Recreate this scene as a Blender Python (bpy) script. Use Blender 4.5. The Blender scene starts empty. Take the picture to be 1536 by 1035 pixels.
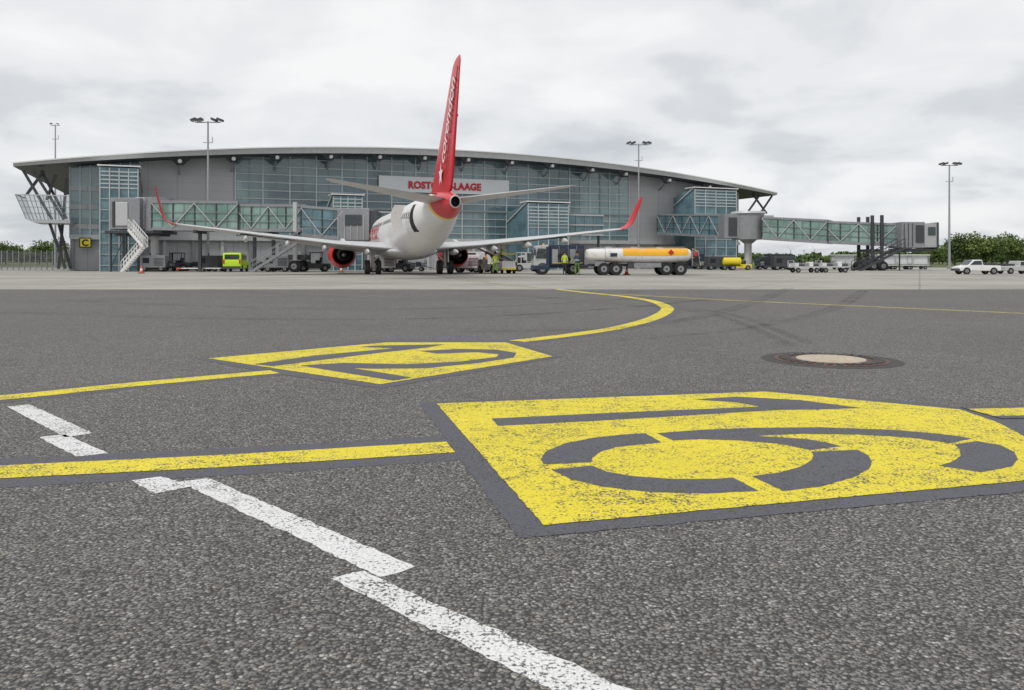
import bpy, bmesh, math, random
from mathutils import Vector, Matrix
from mathutils import noise as mn
R=math.radians
random.seed(7)
sc=bpy.context.scene
COL=sc.collection
F=1200.0; CX=768.0; HY=391.5; H=1.05
def G(px,py):
    d=H*F/(py-HY); return ((px-CX)*d/F, d)
def W(px,py,d): return Vector(((px-CX)*d/F, d, H+(HY-py)*d/F))
def WX(px,d): return (px-CX)*d/F
# ------------------------------------------------------------ materials
def nm(name):
    m=bpy.data.materials.new(name); m.use_nodes=True
    nt=m.node_tree; return m,nt,nt.nodes,nt.links,nt.nodes['Principled BSDF']
def mathn(N,L,op,a,b=None,c=None,clamp=False):
    n=N.new('ShaderNodeMath'); n.operation=op; n.use_clamp=clamp
    for i,x in enumerate((a,b,c)):
        if x is None: continue
        if isinstance(x,(int,float)): n.inputs[i].default_value=x
        else: L.new(x,n.inputs[i])
    return n.outputs[0]
def mixc(N,L,f,a,b,bt='MIX'):
    n=N.new('ShaderNodeMix'); n.data_type='RGBA'; n.blend_type=bt
    if isinstance(f,(int,float)): n.inputs[0].default_value=f
    else: L.new(f,n.inputs[0])
    for i,x in ((6,a),(7,b)):
        if isinstance(x,(tuple,list)): n.inputs[i].default_value=(x[0],x[1],x[2],1)
        else: L.new(x,n.inputs[i])
    return n.outputs[2]
def smooth(N,L,v,a,b):
    n=N.new('ShaderNodeMapRange'); n.interpolation_type='SMOOTHSTEP'
    L.new(v,n.inputs[0]); n.inputs[1].default_value=a; n.inputs[2].default_value=b
    return n.outputs[0]
def noiset(N,L,vec,scale,detail=4,rough=.55):
    n=N.new('ShaderNodeTexNoise'); n.inputs['Scale'].default_value=scale
    n.inputs['Detail'].default_value=detail; n.inputs['Roughness'].default_value=rough
    L.new(vec,n.inputs['Vector']); return n.outputs['Fac']
def M(name,col,rough=.55,metal=0,var=.15,scale=2.5,spec=.5,dirt=0.0):
    m,nt,N,L,B=nm(name)
    tc=N.new('ShaderNodeTexCoord').outputs['Object']
    f=noiset(N,L,tc,scale,2)
    lo=tuple(c*(1-var) for c in col); hi=tuple(min(1,c*(1+var)) for c in col)
    c=mixc(N,L,f,lo,hi)
    if dirt>0:
        g=smooth(N,L,noiset(N,L,tc,scale*2.7,5,.7),.5,.75)
        g=mathn(N,L,'MULTIPLY',g,dirt)
        c=mixc(N,L,g,c,(.05,.045,.04))
    L.new(c,B.inputs['Base Color'])
    B.inputs['Roughness'].default_value=rough; B.inputs['Metallic'].default_value=metal
    B.inputs['Specular IOR Level'].default_value=spec
    return m
def glassmat(name,lo,hi,cu,cz,rough=.06,ior=1.6,big=.12,alpha=1.0):
    m,nt,N,L,B=nm(name)
    tc=N.new('ShaderNodeTexCoord').outputs['Object']
    s=N.new('ShaderNodeVectorMath'); s.operation='SNAP'; L.new(tc,s.inputs[0]); s.inputs[1].default_value=(cu,50,cz)
    w=N.new('ShaderNodeTexWhiteNoise'); L.new(s.outputs[0],w.inputs[0])
    s2=N.new('ShaderNodeVectorMath'); s2.operation='SNAP'; L.new(tc,s2.inputs[0]); s2.inputs[1].default_value=(cu*3,50,cz*3)
    w2=N.new('ShaderNodeTexWhiteNoise'); L.new(s2.outputs[0],w2.inputs[0])
    n2=smooth(N,L,noiset(N,L,tc,big,3),.38,.62)
    f=mathn(N,L,'ADD',mathn(N,L,'MULTIPLY',w.outputs[0],.32),mathn(N,L,'MULTIPLY',n2,.46))
    f=mathn(N,L,'ADD',f,mathn(N,L,'MULTIPLY',w2.outputs[0],.22))
    c=mixc(N,L,f,lo,hi)
    L.new(c,B.inputs['Base Color']); B.inputs['Roughness'].default_value=rough
    B.inputs['IOR'].default_value=ior; B.inputs['Alpha'].default_value=alpha
    bp=N.new('ShaderNodeBump'); bp.inputs['Strength'].default_value=.06; bp.inputs['Distance'].default_value=.3
    L.new(noiset(N,L,tc,.9,2),bp.inputs['Height']); L.new(bp.outputs[0],B.inputs['Normal'])
    return m
STS=84
def stones(N,L):
    tc=N.new('ShaderNodeTexCoord').outputs['Object']
    wn=N.new('ShaderNodeTexNoise'); wn.inputs['Scale'].default_value=50; wn.inputs['Detail'].default_value=1; L.new(tc,wn.inputs['Vector'])
    sc_=N.new('ShaderNodeVectorMath'); sc_.operation='SCALE'; sc_.inputs['Scale'].default_value=.012; L.new(wn.outputs['Color'],sc_.inputs[0])
    ad=N.new('ShaderNodeVectorMath'); L.new(tc,ad.inputs[0]); L.new(sc_.outputs[0],ad.inputs[1])
    v=N.new('ShaderNodeTexVoronoi'); v.inputs['Scale'].default_value=STS; L.new(ad.outputs[0],v.inputs['Vector'])
    v2=N.new('ShaderNodeTexVoronoi'); v2.inputs['Scale'].default_value=STS*2.1; L.new(ad.outputs[0],v2.inputs['Vector'])
    return tc,v,v2
def asphalt_col(N,L,tc,v,v2):
    sep=N.new('ShaderNodeSeparateColor'); L.new(v.outputs['Color'],sep.inputs[0])
    cr=N.new('ShaderNodeValToRGB'); e=cr.color_ramp.elements
    e[0].position=0; e[0].color=(.085,.083,.079,1); e[1].position=1; e[1].color=(.46,.44,.41,1)
    for p,c in ((.3,(.155,.151,.143)),(.7,(.22,.213,.20)),(.92,(.30,.287,.268))):
        x=e.new(p); x.color=(*c,1)
    L.new(sep.outputs[0],cr.inputs[0])
    warm=mathn(N,L,'GREATER_THAN',sep.outputs[1],.93)
    c0=mixc(N,L,mathn(N,L,'MULTIPLY',warm,.4),cr.outputs[0],(.27,.21,.15))
    s2=N.new('ShaderNodeSeparateColor'); L.new(v2.outputs['Color'],s2.inputs[0])
    c0=mixc(N,L,mathn(N,L,'MULTIPLY',mathn(N,L,'GREATER_THAN',s2.outputs[0],.78),.6),c0,(.055,.053,.051))
    gap=smooth(N,L,v.outputs['Distance'],.40,.68)
    c=mixc(N,L,mathn(N,L,'MULTIPLY',gap,.85),c0,(.030,.030,.029))
    big=noiset(N,L,tc,.35,3,.6)
    med=noiset(N,L,tc,5,4,.7)
    k=mathn(N,L,'ADD',mathn(N,L,'MULTIPLY',big,.5),mathn(N,L,'MULTIPLY',med,.6))
    k=mathn(N,L,'ADD',k,.54)
    cc=N.new('ShaderNodeCombineColor')
    for i in range(3): L.new(k,cc.inputs[i])
    return mixc(N,L,1.0,c,cc.outputs[0],'MULTIPLY')
def bump(N,L,B,h,strength,dist):
    b=N.new('ShaderNodeBump'); b.inputs['Strength'].default_value=strength; b.inputs['Distance'].default_value=dist
    L.new(h,b.inputs['Height']); L.new(b.outputs[0],B.inputs['Normal'])
def asphalt():
    m,nt,N,L,B=nm('asphalt')
    tc,v,v2=stones(N,L)
    L.new(asphalt_col(N,L,tc,v,v2),B.inputs['Base Color'])
    h=mathn(N,L,'SUBTRACT',1,v.outputs['Distance'])
    bump(N,L,B,h,.85,.006)
    B.inputs['Roughness'].default_value=.75; B.inputs['Specular IOR Level'].default_value=.3
    return m
def paint(name,col,wear=.3):
    m,nt,N,L,B=nm(name)
    tc,v,v2=stones(N,L)
    ac=asphalt_col(N,L,tc,v,v2)
    n=noiset(N,L,tc,1.6,4,.7)
    n2=noiset(N,L,tc,11,3,.7)
    n3=noiset(N,L,tc,75,3,.7)
    f=mathn(N,L,'ADD',mathn(N,L,'MULTIPLY',n3,.55),mathn(N,L,'ADD',mathn(N,L,'MULTIPLY',n2,.28),mathn(N,L,'MULTIPLY',n,.25)))
    f=mathn(N,L,'ADD',f,mathn(N,L,'MULTIPLY',smooth(N,L,v.outputs['Distance'],.3,.75),.07))
    msk=smooth(N,L,f,.66-wear*.14,.72-wear*.14)
    dirt=noiset(N,L,tc,.9,5,.7)
    c=mixc(N,L,dirt,tuple(x*.82 for x in col),tuple(min(1,x*1.12) for x in col))
    c=mixc(N,L,mathn(N,L,'MULTIPLY',smooth(N,L,v.outputs['Distance'],.35,.8),.35),c,tuple(x*.5 for x in col))
    c=mixc(N,L,mathn(N,L,'MULTIPLY',msk,.9),c,mixc(N,L,.4,ac,(.04,.04,.04)))
    L.new(c,B.inputs['Base Color'])
    bump(N,L,B,mathn(N,L,'SUBTRACT',1,v.outputs['Distance']),.5,.005)
    B.inputs['Roughness'].default_value=.65; B.inputs['Specular IOR Level'].default_value=.3
    return m
MA=asphalt()
MYEL=paint('yellow_marking_paint',(.82,.68,.04),.45)
MYELW=paint('worn_yellow_paint',(.74,.60,.05),.7)
MDRK=paint('dark_grey_marking_paint',(.11,.11,.13),.5)
MWHT=paint('white_marking_paint',(.78,.78,.77),.5)
MYFAINT=paint('faded_yellow_paint',(.55,.47,.22),.8)
def concrete():
    m,nt,N,L,B=nm('apron_concrete')
    tc=N.new('ShaderNodeTexCoord').outputs['Object']
    n=noiset(N,L,tc,.12,5,.65); n2=noiset(N,L,tc,2.5,4,.7)
    f=mathn(N,L,'ADD',mathn(N,L,'MULTIPLY',n,.7),mathn(N,L,'MULTIPLY',n2,.3))
    c=mixc(N,L,smooth(N,L,f,.35,.65),(.26,.245,.22),(.41,.385,.345))
    mp=N.new('ShaderNodeMapping'); mp.inputs['Rotation'].default_value=(0,0,R(27)); L.new(tc,mp.inputs[0])
    br=N.new('ShaderNodeTexBrick'); br.offset=0; br.inputs['Scale'].default_value=1
    br.inputs['Brick Width'].default_value=6; br.inputs['Row Height'].default_value=6; br.inputs['Mortar Size'].default_value=.04
    L.new(mp.outputs[0],br.inputs['Vector'])
    c=mixc(N,L,mathn(N,L,'MULTIPLY',br.outputs['Fac'],.45),c,(.10,.095,.09))
    st=smooth(N,L,noiset(N,L,tc,.5,6,.8),.56,.7)
    c=mixc(N,L,mathn(N,L,'MULTIPLY',st,.4),c,(.09,.085,.08))
    L.new(c,B.inputs['Base Color']); B.inputs['Roughness'].default_value=.85
    return m
MCON=concrete()
MGRASS=M('grass_field',(.07,.10,.03),.95,0,.45,.05)
MWHITE=M('white_paint',(.78,.78,.77),.4,0,.06,.8,.5,.12)
MWING=M('wing_grey_white',(.58,.585,.59),.4,0,.12,.9,.5,.25)
MRED=M('red_paint',(.60,.018,.03),.32,0,.12,1.2)
MGREY=M('grey_metal',(.27,.28,.29),.45,.2,.2,1.5,.5,.3)
MLG=M('light_grey_metal',(.50,.51,.51),.45,.15,.12,1.5,.5,.25)
MDG=M('dark_grey_steel',(.06,.064,.07),.5,.2,.2,2)
MSTEEL=M('galvanised_steel',(.36,.37,.38),.45,.5,.2,3)
MBLK=M('black_rubber',(.018,.018,.018),.8,0,.3,6)
MDARK=M('dark_interior',(.012,.012,.013),.7,0,.3,4)
MRIM=M('wheel_rim_metal',(.45,.45,.44),.4,.4,.2,5)
MGL=glassmat('dark_window_glass',(.012,.018,.02),(.06,.08,.085),1,1)
MCW=glassmat('curtain_wall_glass',(.04,.08,.105),(.27,.385,.40),2.9,.95,.05,1.75,.09)
MTG=glassmat('bridge_tunnel_glass',(.09,.17,.145),(.29,.43,.38),1.6,5.0,.1,1.5,.5)
MTD=glassmat('stair_tower_glass',(.035,.09,.115),(.16,.28,.32),1.5,1.2,.06,1.6,.5)
MBAL=glassmat('balustrade_glass',(.24,.30,.30),(.34,.40,.40),1.5,1.2,.08,1.5,.5,.30)
MFRAME=M('window_frame_metal',(.50,.54,.54),.45,.1,.1,2)
MFRAMED=M('window_frame_grey',(.24,.27,.28),.45,.2,.1,2)
MORG=M('amber_yellow_paint',(.82,.42,.02),.45,0,.1,1.5,.5,.15)
MYP=M('yellow_paint',(.75,.60,.02),.45,0,.1,2,.5,.2)
MLIME=M('lime_paint',(.60,.88,.03),.4,0,.08,2)
MBLUE=M('dark_blue_paint',(.02,.035,.07),.4,0,.2,2,.5,.3)
MCONE=M('orange_cone_plastic',(.80,.12,.02),.5,0,.1,5)
MSIGNY=M('sign_yellow',(.82,.68,.03),.5,0,.05,3)
MLAMP=M('lamp_lens',(.55,.56,.55),.2,0,.1,5)
MPALE=M('pale_sign_panel',(.66,.68,.70),.5,0,.06,.6,.5,.06)
MTXT=M('red_sign_letters',(.50,.01,.03),.5,0,.08,3)
MBARK=M('tree_bark',(.10,.08,.06),.9,0,.3,4)
def siding():
    m,nt,N,L,B=nm('grey_wall_panels')
    tc=N.new('ShaderNodeTexCoord').outputs['Object']
    sp=N.new('ShaderNodeSeparateXYZ'); L.new(tc,sp.inputs[0])
    n=noiset(N,L,tc,.3,5,.6)
    c=mixc(N,L,n,(.36,.365,.375),(.47,.475,.485))
    fx=mathn(N,L,'FRACT',mathn(N,L,'MULTIPLY',sp.outputs[0],1/3.0))
    jx=mathn(N,L,'LESS_THAN',fx,.02)
    fz=mathn(N,L,'FRACT',mathn(N,L,'MULTIPLY',sp.outputs[2],1/.9))
    jz=mathn(N,L,'LESS_THAN',fz,.05)
    j=mathn(N,L,'MAXIMUM',jx,mathn(N,L,'MULTIPLY',jz,.5))
    c=mixc(N,L,mathn(N,L,'MULTIPLY',j,.5),c,(.12,.12,.125))
    L.new(c,B.inputs['Base Color']); B.inputs['Roughness'].default_value=.5; B.inputs['Metallic'].default_value=.05
    return m
MSID=siding()
def livery():
    m,nt,N,L,B=nm('aircraft_livery')
    tc=N.new('ShaderNodeTexCoord').outputs['Object']
    sp=N.new('ShaderNodeSeparateXYZ'); L.new(tc,sp.inputs[0])
    s=mathn(N,L,'SUBTRACT',19.5,sp.outputs[0])
    e=mathn(N,L,'SUBTRACT',s,mathn(N,L,'MULTIPLY',mathn(N,L,'SUBTRACT',5.4,sp.outputs[2]),1.25))
    red=mathn(N,L,'GREATER_THAN',e,33.6); yel=mathn(N,L,'GREATER_THAN',e,33.2)
    n=noiset(N,L,tc,.8,4,.65)
    w=mixc(N,L,n,(.76,.76,.75),(.86,.86,.85))
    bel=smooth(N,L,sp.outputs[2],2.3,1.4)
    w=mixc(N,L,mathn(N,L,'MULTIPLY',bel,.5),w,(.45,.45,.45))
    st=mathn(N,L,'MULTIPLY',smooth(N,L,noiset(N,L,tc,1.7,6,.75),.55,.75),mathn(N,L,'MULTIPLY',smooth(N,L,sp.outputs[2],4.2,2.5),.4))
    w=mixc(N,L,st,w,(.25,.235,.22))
    fs=mathn(N,L,'LESS_THAN',mathn(N,L,'FRACT',mathn(N,L,'MULTIPLY',s,.55)),.02)
    w=mixc(N,L,mathn(N,L,'MULTIPLY',fs,.4),w,(.3,.3,.3))
    c=mixc(N,L,yel,w,(.85,.55,.03)); c=mixc(N,L,red,c,(.60,.018,.03))
    L.new(c,B.inputs['Base Color']); B.inputs['Roughness'].default_value=.32
    return m
MLIV=livery()
# ------------------------------------------------------------ mesh builder
class MB:
    def __init__(s): s.v=[];s.f=[];s.m=[];s.mats=[];s.sm=[]
    def add(s,vs,fs,mat,smooth=False):
        if mat not in s.mats: s.mats.append(mat)
        k=s.mats.index(mat); b=len(s.v)
        s.v+= [Vector(p) for p in vs]
        for f in fs:
            s.f.append([b+i for i in f]); s.m.append(k); s.sm.append(smooth)
        return s
    def face(s,pts,mat): return s.add(pts,[list(range(len(pts)))],mat)
    def box(s,c,sz,mat,rz=0,ry=0):
        x,y,z=[a/2 for a in sz]
        M3=Matrix.Rotation(rz,3,'Z')@Matrix.Rotation(ry,3,'Y')
        vs=[M3@Vector((sx*x,sy*y,sz_*z))+Vector(c) for sx in(-1,1) for sy in(-1,1) for sz_ in(-1,1)]
        return s.add(vs,[(0,1,3,2),(4,6,7,5),(0,4,5,1),(2,3,7,6),(0,2,6,4),(1,5,7,3)],mat)
    def beam(s,a,b,w,h,mat):
        a=Vector(a);b=Vector(b);d=(b-a).normalized()
        up=Vector((0,0,1)) if abs(d.z)<.95 else Vector((0,1,0))
        n=d.cross(up).normalized(); u=n.cross(d)
        vs=[p+n*i*w/2+u*j*h/2 for p in(a,b) for i in(-1,1) for j in(-1,1)]
        return s.add(vs,[(0,1,3,2),(4,6,7,5),(0,4,5,1),(2,3,7,6),(0,2,6,4),(1,5,7,3)],mat)
    def cyl(s,a,b,r0,r1,mat,n=14,cap=True):
        a=Vector(a);b=Vector(b);d=(b-a).normalized()
        up=Vector((0,0,1)) if abs(d.z)<.95 else Vector((1,0,0))
        e=d.cross(up).normalized(); g=e.cross(d)
        rings=[[p+(e*math.cos(t)+g*math.sin(t))*r for t in [2*math.pi*i/n for i in range(n)]] for p,r in((a,r0),(b,r1))]
        s.loft(rings,mat,cap,cap); return s
    def loft(s,rings,mat,c0=True,c1=True,smooth=True,closed=True):
        n=len(rings[0]); vs=[p for r in rings for p in r]; fs=[]
        for i in range(len(rings)-1):
            for j in range(n if closed else n-1):
                k=(j+1)%n
                fs.append((i*n+j,i*n+k,(i+1)*n+k,(i+1)*n+j))
        s.add(vs,fs,mat,smooth)
        if c0: s.add(rings[0],[list(range(n))[::-1]],mat)
        if c1: s.add(rings[-1],[list(range(n))],mat)
        return s
    def prism(s,poly,vec,mat):
        vec=Vector(vec); a=[Vector(p) for p in poly]; b=[p+vec for p in a]; n=len(a)
        s.add(a+b,[list(range(n))[::-1],[n+i for i in range(n)]]+[(i,(i+1)%n,n+(i+1)%n,n+i) for i in range(n)],mat)
        return s
    def obj(s,name,parent=None,bevel=0,shift=None,**props):
        me=bpy.data.meshes.new(name)
        vs=[p-Vector(shift) for p in s.v] if shift is not None else s.v
        me.from_pydata([tuple(p) for p in vs],[],s.f)
        for m in s.mats: me.materials.append(m)
        me.polygons.foreach_set('material_index',s.m); me.polygons.foreach_set('use_smooth',s.sm)
        bm=bmesh.new(); bm.from_mesh(me); bmesh.ops.recalc_face_normals(bm,faces=bm.faces); bm.to_mesh(me); bm.free()
        me.update()
        o=bpy.data.objects.new(name,me); COL.objects.link(o)
        if parent: o.parent=parent
        if bevel:
            b=o.modifiers.new('Bevel','BEVEL'); b.width=bevel; b.segments=2; b.limit_method='ANGLE'; b.angle_limit=R(40)
        for k,v in props.items(): o[k]=v
        return o
def thing(name,loc,rz,label,cat,group=None):
    e=bpy.data.objects.new(name,None); COL.objects.link(e); e.empty_display_size=.3
    e.location=loc if len(loc)==3 else (loc[0],loc[1],0); e.rotation_euler=(0,0,rz)
    e['label']=label; e['category']=cat
    if group: e['group']=group
    return e
def copyt(src,loc,rz,label=None,scale=None):
    def rec(o,p):
        c=o.copy(); COL.objects.link(c)
        if p is not None: c.parent=p
        for ch in list(o.children): rec(ch,c)
        return c
    c=rec(src,None); c.location=(loc[0],loc[1],loc[2] if len(loc)>2 else 0); c.rotation_euler=(0,0,rz)
    if label: c['label']=label
    if scale: c.scale=scale
    return c
def textmesh(body,size,offset=0,mapf=None,mat=None,name='lettering',parent=None,extr=0,spacing=1.0,align='LEFT'):
    cu=bpy.data.curves.new('txt','FONT'); cu.body=body; cu.size=size; cu.offset=offset; cu.extrude=extr; cu.space_character=spacing
    cu.align_x=align; cu.resolution_u=4
    o=bpy.data.objects.new('txt',cu); COL.objects.link(o)
    bpy.context.view_layer.update()
    dg=bpy.context.evaluated_depsgraph_get()
    me=bpy.data.meshes.new_from_object(o.evaluated_get(dg))
    bpy.data.objects.remove(o)
    if mapf:
        for v in me.vertices: v.co=mapf(v.co)
    me.materials.clear(); me.materials.append(mat); me.name=name
    n=bpy.data.objects.new(name,me); COL.objects.link(n)
    if parent: n.parent=parent
    return n
# ------------------------------------------------------------ ground
def sheet(name,x0,x1,y0,y1,z,mat):
    mb=MB(); mb.face([(x0,y0,z),(x1,y0,z),(x1,y1,z),(x0,y1,z)],mat); return mb.obj(name,kind='structure')
sheet('ground',-4000,4000,-600,6000,-.03,MGRASS)
sheet('taxiway_asphalt',-300,300,-60,29.6,0,MA)
sheet('apron_concrete_pavement',-300,300,29.6,128,.0,MCON)
def cat(pts,n=8):
    out=[]
    P=[pts[0]]+list(pts)+[pts[-1]]
    for i in range(1,len(P)-2):
        p0,p1,p2,p3=[Vector(p) for p in P[i-1:i+3]]
        for k in range(n):
            t=k/n
            out.append(.5*((2*p1)+(p2-p0)*t+(2*p0-5*p1+4*p2-p3)*t*t+(-p0+3*p1-3*p2+p3)*t**3))
    out.append(Vector(P[-1])); return out
def stripe(mb,pts,w,z,mat):
    q=[pts[0]]
    for a,b in zip(pts,pts[1:]):
        k=max(1,min(60,int((b-a).length/.03))) if a.y<9 else 1
        for i in range(1,k+1): q.append(a+(b-a)*i/k)
    pts=q
    vs=[];fs=[]
    for i,p in enumerate(pts):
        a=pts[max(0,i-1)];b=pts[min(len(pts)-1,i+1)]
        d=(b-a).normalized(); n=Vector((-d.y,d.x))
        j1=.006*mn.noise(Vector((p.x*25,p.y*25,z*900)));j2=.006*mn.noise(Vector((p.x*25,p.y*25,z*900+9)))
        vs+=[(p.x+n.x*(w/2+j1),p.y+n.y*(w/2+j1),z),(p.x-n.x*(w/2+j2),p.y-n.y*(w/2+j2),z)]
        if i: fs.append((2*i-2,2*i-1,2*i+1,2*i))
    mb.add(vs,fs,mat)
def gpoly(mb,px,z,mat,jit=.006):
    P=[Vector(G(*p)) for p in px]; out=[]
    for i,a in enumerate(P):
        b=P[(i+1)%len(P)]; k=max(1,int((b-a).length/.03))
        for j in range(k):
            p=a+(b-a)*j/k; n_=mn.noise(Vector((p.x*25,p.y*25,z*700))); n2=mn.noise(Vector((p.x*25+7,p.y*25,z*700)))
            out.append((p.x+n_*jit,p.y+n2*jit,z))
    mb.face(out,mat)
def marking(name,label):
    return thing(name,(0,0,0),0,label,'road marking')
Z1,Z2,Z3,Z4,Z5=.001,.0022,.0034,.0046,.0058
t=marking('taxiway_location_marking','large yellow painted stand number panel with dark outline on asphalt')
mb=MB(); gpoly(mb,[(628,604),(1142,583),(1450,611),(1600,606),(1600,680),(1720,706),(1720,720),(1536,738),(778,808)],Z2,MDRK,.01); mb.obj('dark_outline',t)
mb=MB(); gpoly(mb,[(655,606),(1147,588),(1440,615),(1500,636),(1560,668),(1640,700),(1640,712),(1536,722),(815,789)],Z4,MYEL,.008); mb.obj('yellow_panel',t)
mb=MB()
gpoly(mb,[(737,629),(900,621),(1140,611),(1110,605),(1040,600),(1105,596),(1200,601),(1292,613),(1240,615),(1170,616),(900,632),(747,640)],Z5,MDRK)
mb.obj('painted_digit',t)
for pl in (
 [(811,690),(818,679),(845,667),(890,658),(935,653),(968,651),(992,665),(960,668),(925,672),(900,679),(889,688),(887,695),(815,698)],
 [(827,706),(888,700),(910,709),(950,716),(1010,720),(1070,720),(1100,718),(1138,738),(1060,742),(980,740),(905,732),(855,720)],
 [(1128,716),(1170,710),(1200,702),(1217,692),(1221,684),(1217,679),(1286,676),(1303,685),(1308,695),(1303,705),(1280,718),(1228,732),(1175,738)],
 [(985,651),(1050,646),(1130,643),(1230,642),(1340,646),(1410,652),(1458,659),(1425,666),(1370,658),(1290,653),(1200,652),(1135,655),(1210,660),(1240,665),(1262,671),(1215,676),(1170,667),(1110,662),(1050,660),(1010,662)],
 [(1432,668),(1465,663),(1500,669),(1521,679),(1527,690),(1518,701),(1472,710),(1408,700),(1428,694),(1440,686),(1440,676)]):
    mb=MB(); gpoly(mb,pl,Z5,MDRK); mb.obj('stencil_segment',t)
t=marking('taxiway_location_marking','smaller yellow painted number panel with dark outline on asphalt')
mb=MB(); gpoly(mb,[(295,539),(575,510),(762,510),(845,535),(572,583),(415,561)],Z2,MDRK,.01); mb.obj('dark_outline',t)
mb=MB(); gpoly(mb,[(312,538),(580,514),(758,514),(829,535),(570,577)],Z4,MYEL,.008); mb.obj('yellow_panel',t)
mb=MB(); gpoly(mb,[(380,547),(470,534),(590,523),(538,521),(560,519),(668,517),(640,522),(560,531),(480,541),(410,550)],Z5,MDRK); mb.obj('painted_digit',t)
mb=MB(); gpoly(mb,[(450,549),(515,545),(610,547),(690,543),(745,536),(748,532),(715,529),(655,531),(628,527),(690,524),(745,525),(775,530),(770,537),(720,545),(640,553),(560,554),(530,553),(618,567),(590,572)],Z5,MDRK); mb.obj('painted_digit',t)
def line(name,label,pts,w,bd,mat=MYEL,za=Z1,zb=Z3,smoothn=10):
    P=cat([Vector(G(*p)) for p in pts],smoothn)
    t=marking(name,label)
    if bd:
        mb=MB(); stripe(mb,P,w+2*bd,za,MDRK); mb.obj('dark_outline',t)
    mb=MB(); stripe(mb,P,w,zb,mat); mb.obj('yellow_stripe',t)
line('taxiway_centre_line','thick yellow guide line leading into number panel',[(-420,733),(0,708.5),(340,691.5),(676,671)],.27,.165)
line('taxiway_centre_line','yellow guide line leading to smaller number panel',[(-300,618),(0,597),(200,577),(412,558)],.25,.13)
line('taxiway_centre_line','curved yellow guide line sweeping towards the parked airliner',[(775,512),(860,502),(930,491),(978,478),(1000,466),(997,459),(975,451),(930,444),(880,439),(835,434)],.28,.16)
line('taxiway_centre_line','faded yellow guide line on the concrete apron',[(835,434),(760,427.5),(700,420),(655,414)],.2,0,MYFAINT)
line('taxiway_centre_line','thin yellow guide line crossing the asphalt',[(925,441),(1100,450.5),(1536,470),(2000,491)],.17,.06,MYELW,.0003,.0007)
line('taxiway_centre_line','thick yellow guide line leaving the number panel',[(1470,620),(1560,618),(1800,611)],.26,.08,MYEL,.0068,.0076)
for px,lab in [([(10,610),(45,607),(140,650),(98,656)],'short'),([(58,656),(98,652),(163,680),(115,685)],'short'),([(198,721),(240,715),(292,729),(232,741)],'short'),
     ([(268,723),(312,717),(623,850),(573,866)],'long'),([(498,868),(545,856),(1063,1088),(929,1086)],'long')]:
    mb=MB(); gpoly(mb,px,Z1 if lab=='long' else .0016,MWHT,.012)
    mb.obj('painted_dash',label='%s worn white painted dash on coarse asphalt'%lab,category='road marking',group='white dashes painted on the asphalt')
m,nt,N,L,B=nm('tyre_rubber_mark'); tc=N.new('ShaderNodeTexCoord').outputs['Object']
B.inputs['Base Color'].default_value=(.03,.03,.03,1); B.inputs['Roughness'].default_value=.8
L.new(mathn(N,L,'MULTIPLY',smooth(N,L,noiset(N,L,tc,.6,4,.7),.3,.75),.24),B.inputs['Alpha'])
k=0
for pts in ([(1180,432),(1120,455),(1020,480),(880,495),(700,498)],[(1290,436),(1250,460),(1130,490),(930,512)],[(300,434),(520,447),(760,450),(960,438)],[(100,452),(400,463),(700,462),(980,446)],[(0,470),(380,480),(760,474),(1060,450)],[(640,432),(900,455),(1060,470),(1190,520)]):
    for off in (0,.32):
        P=[p+Vector((off,off*.6)) for p in cat([Vector(G(*p)) for p in pts],10)]
        k+=1; mb=MB(); stripe(mb,P,.17,.0082+k*.0002,m); mb.obj('tyre_mark',kind='structure')
mx,my=G(1246,540)
t=thing('manhole_cover',(mx,my,0),0,'round rusty iron manhole with pale concrete centre set in asphalt','manhole cover')
MIRON=M('rusty_cast_iron',(.085,.05,.036),.6,.2,.4,9)
mb=MB(); mb.cyl((0,0,.0),(0,0,.004),.71,.70,M('tar_ring',(.05,.048,.046),.8,0,.4,12),48); mb.obj('asphalt_patch_ring',t)
mb=MB(); mb.cyl((0,0,.004),(0,0,.012),.58,.575,MIRON,48)
mb.obj('iron_frame',t)
mb=MB()
for i in range(32):
    a=i*math.pi/16
    mb.box((.47*math.cos(a),.47*math.sin(a),.016),(.11,.05,.010),MDG if i%2 else MIRON,rz=a)
mb.obj('iron_studs',t)
mb=MB(); mb.cyl((0,0,.012),(0,0,.019),.35,.345,M('cover_concrete',(.48,.41,.32),.85,0,.3,8,.3,.3),40); mb.obj('concrete_centre',t)
# ------------------------------------------------------------ terminal
TH=R(21.7);UX,UY=math.cos(TH),math.sin(TH);VX,VY=-UY,UX;OX,OY=-6.0,99.6
def FU(px,v):
    k=(px-CX)/F; return (k*(OY+v*VY)-OX-v*VX)/(UX-k*UY)
def FZ(px,py,v):
    u=FU(px,v); return H+(HY-py)*(OY+u*UY+v*VY)/F
def RZ(u): return 11.0+3.75*(1-(u/48.4)**2)
T=thing('airport_terminal',(OX,OY,0),TH,'airport terminal with curved roof, glass front and grey panels','airport terminal')
mb=MB()
n=60; ft=[];fb=[];bt=[];bb=[]
for i in range(n+1):
    u=-48.4+96.8*i/n; th=.28+.42*(1-(u/48.4)**2)
    z=RZ(u)
    ft.append((u,0,z));fb.append((u,.15,z-th));bt.append((u,38,z));bb.append((u,38,z-th))
for A_,Bq,mat in((ft,bt,MLG),(fb,ft,MLG),(bb,fb,MDG),(bt,bb,MLG)):
    mb.add(A_+Bq,[(i,i+1,n+2+i,n+1+i) for i in range(n)],mat,True)
for i in (0,n): mb.face([ft[i],bt[i],bb[i],fb[i]],MLG)
for i in range(n):
    a=Vector(ft[i])+Vector((0,-.08,.06)); b=Vector(ft[i+1])+Vector((0,-.08,.06)); mb.beam(a,b,.14,.12,MWHITE)
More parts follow.
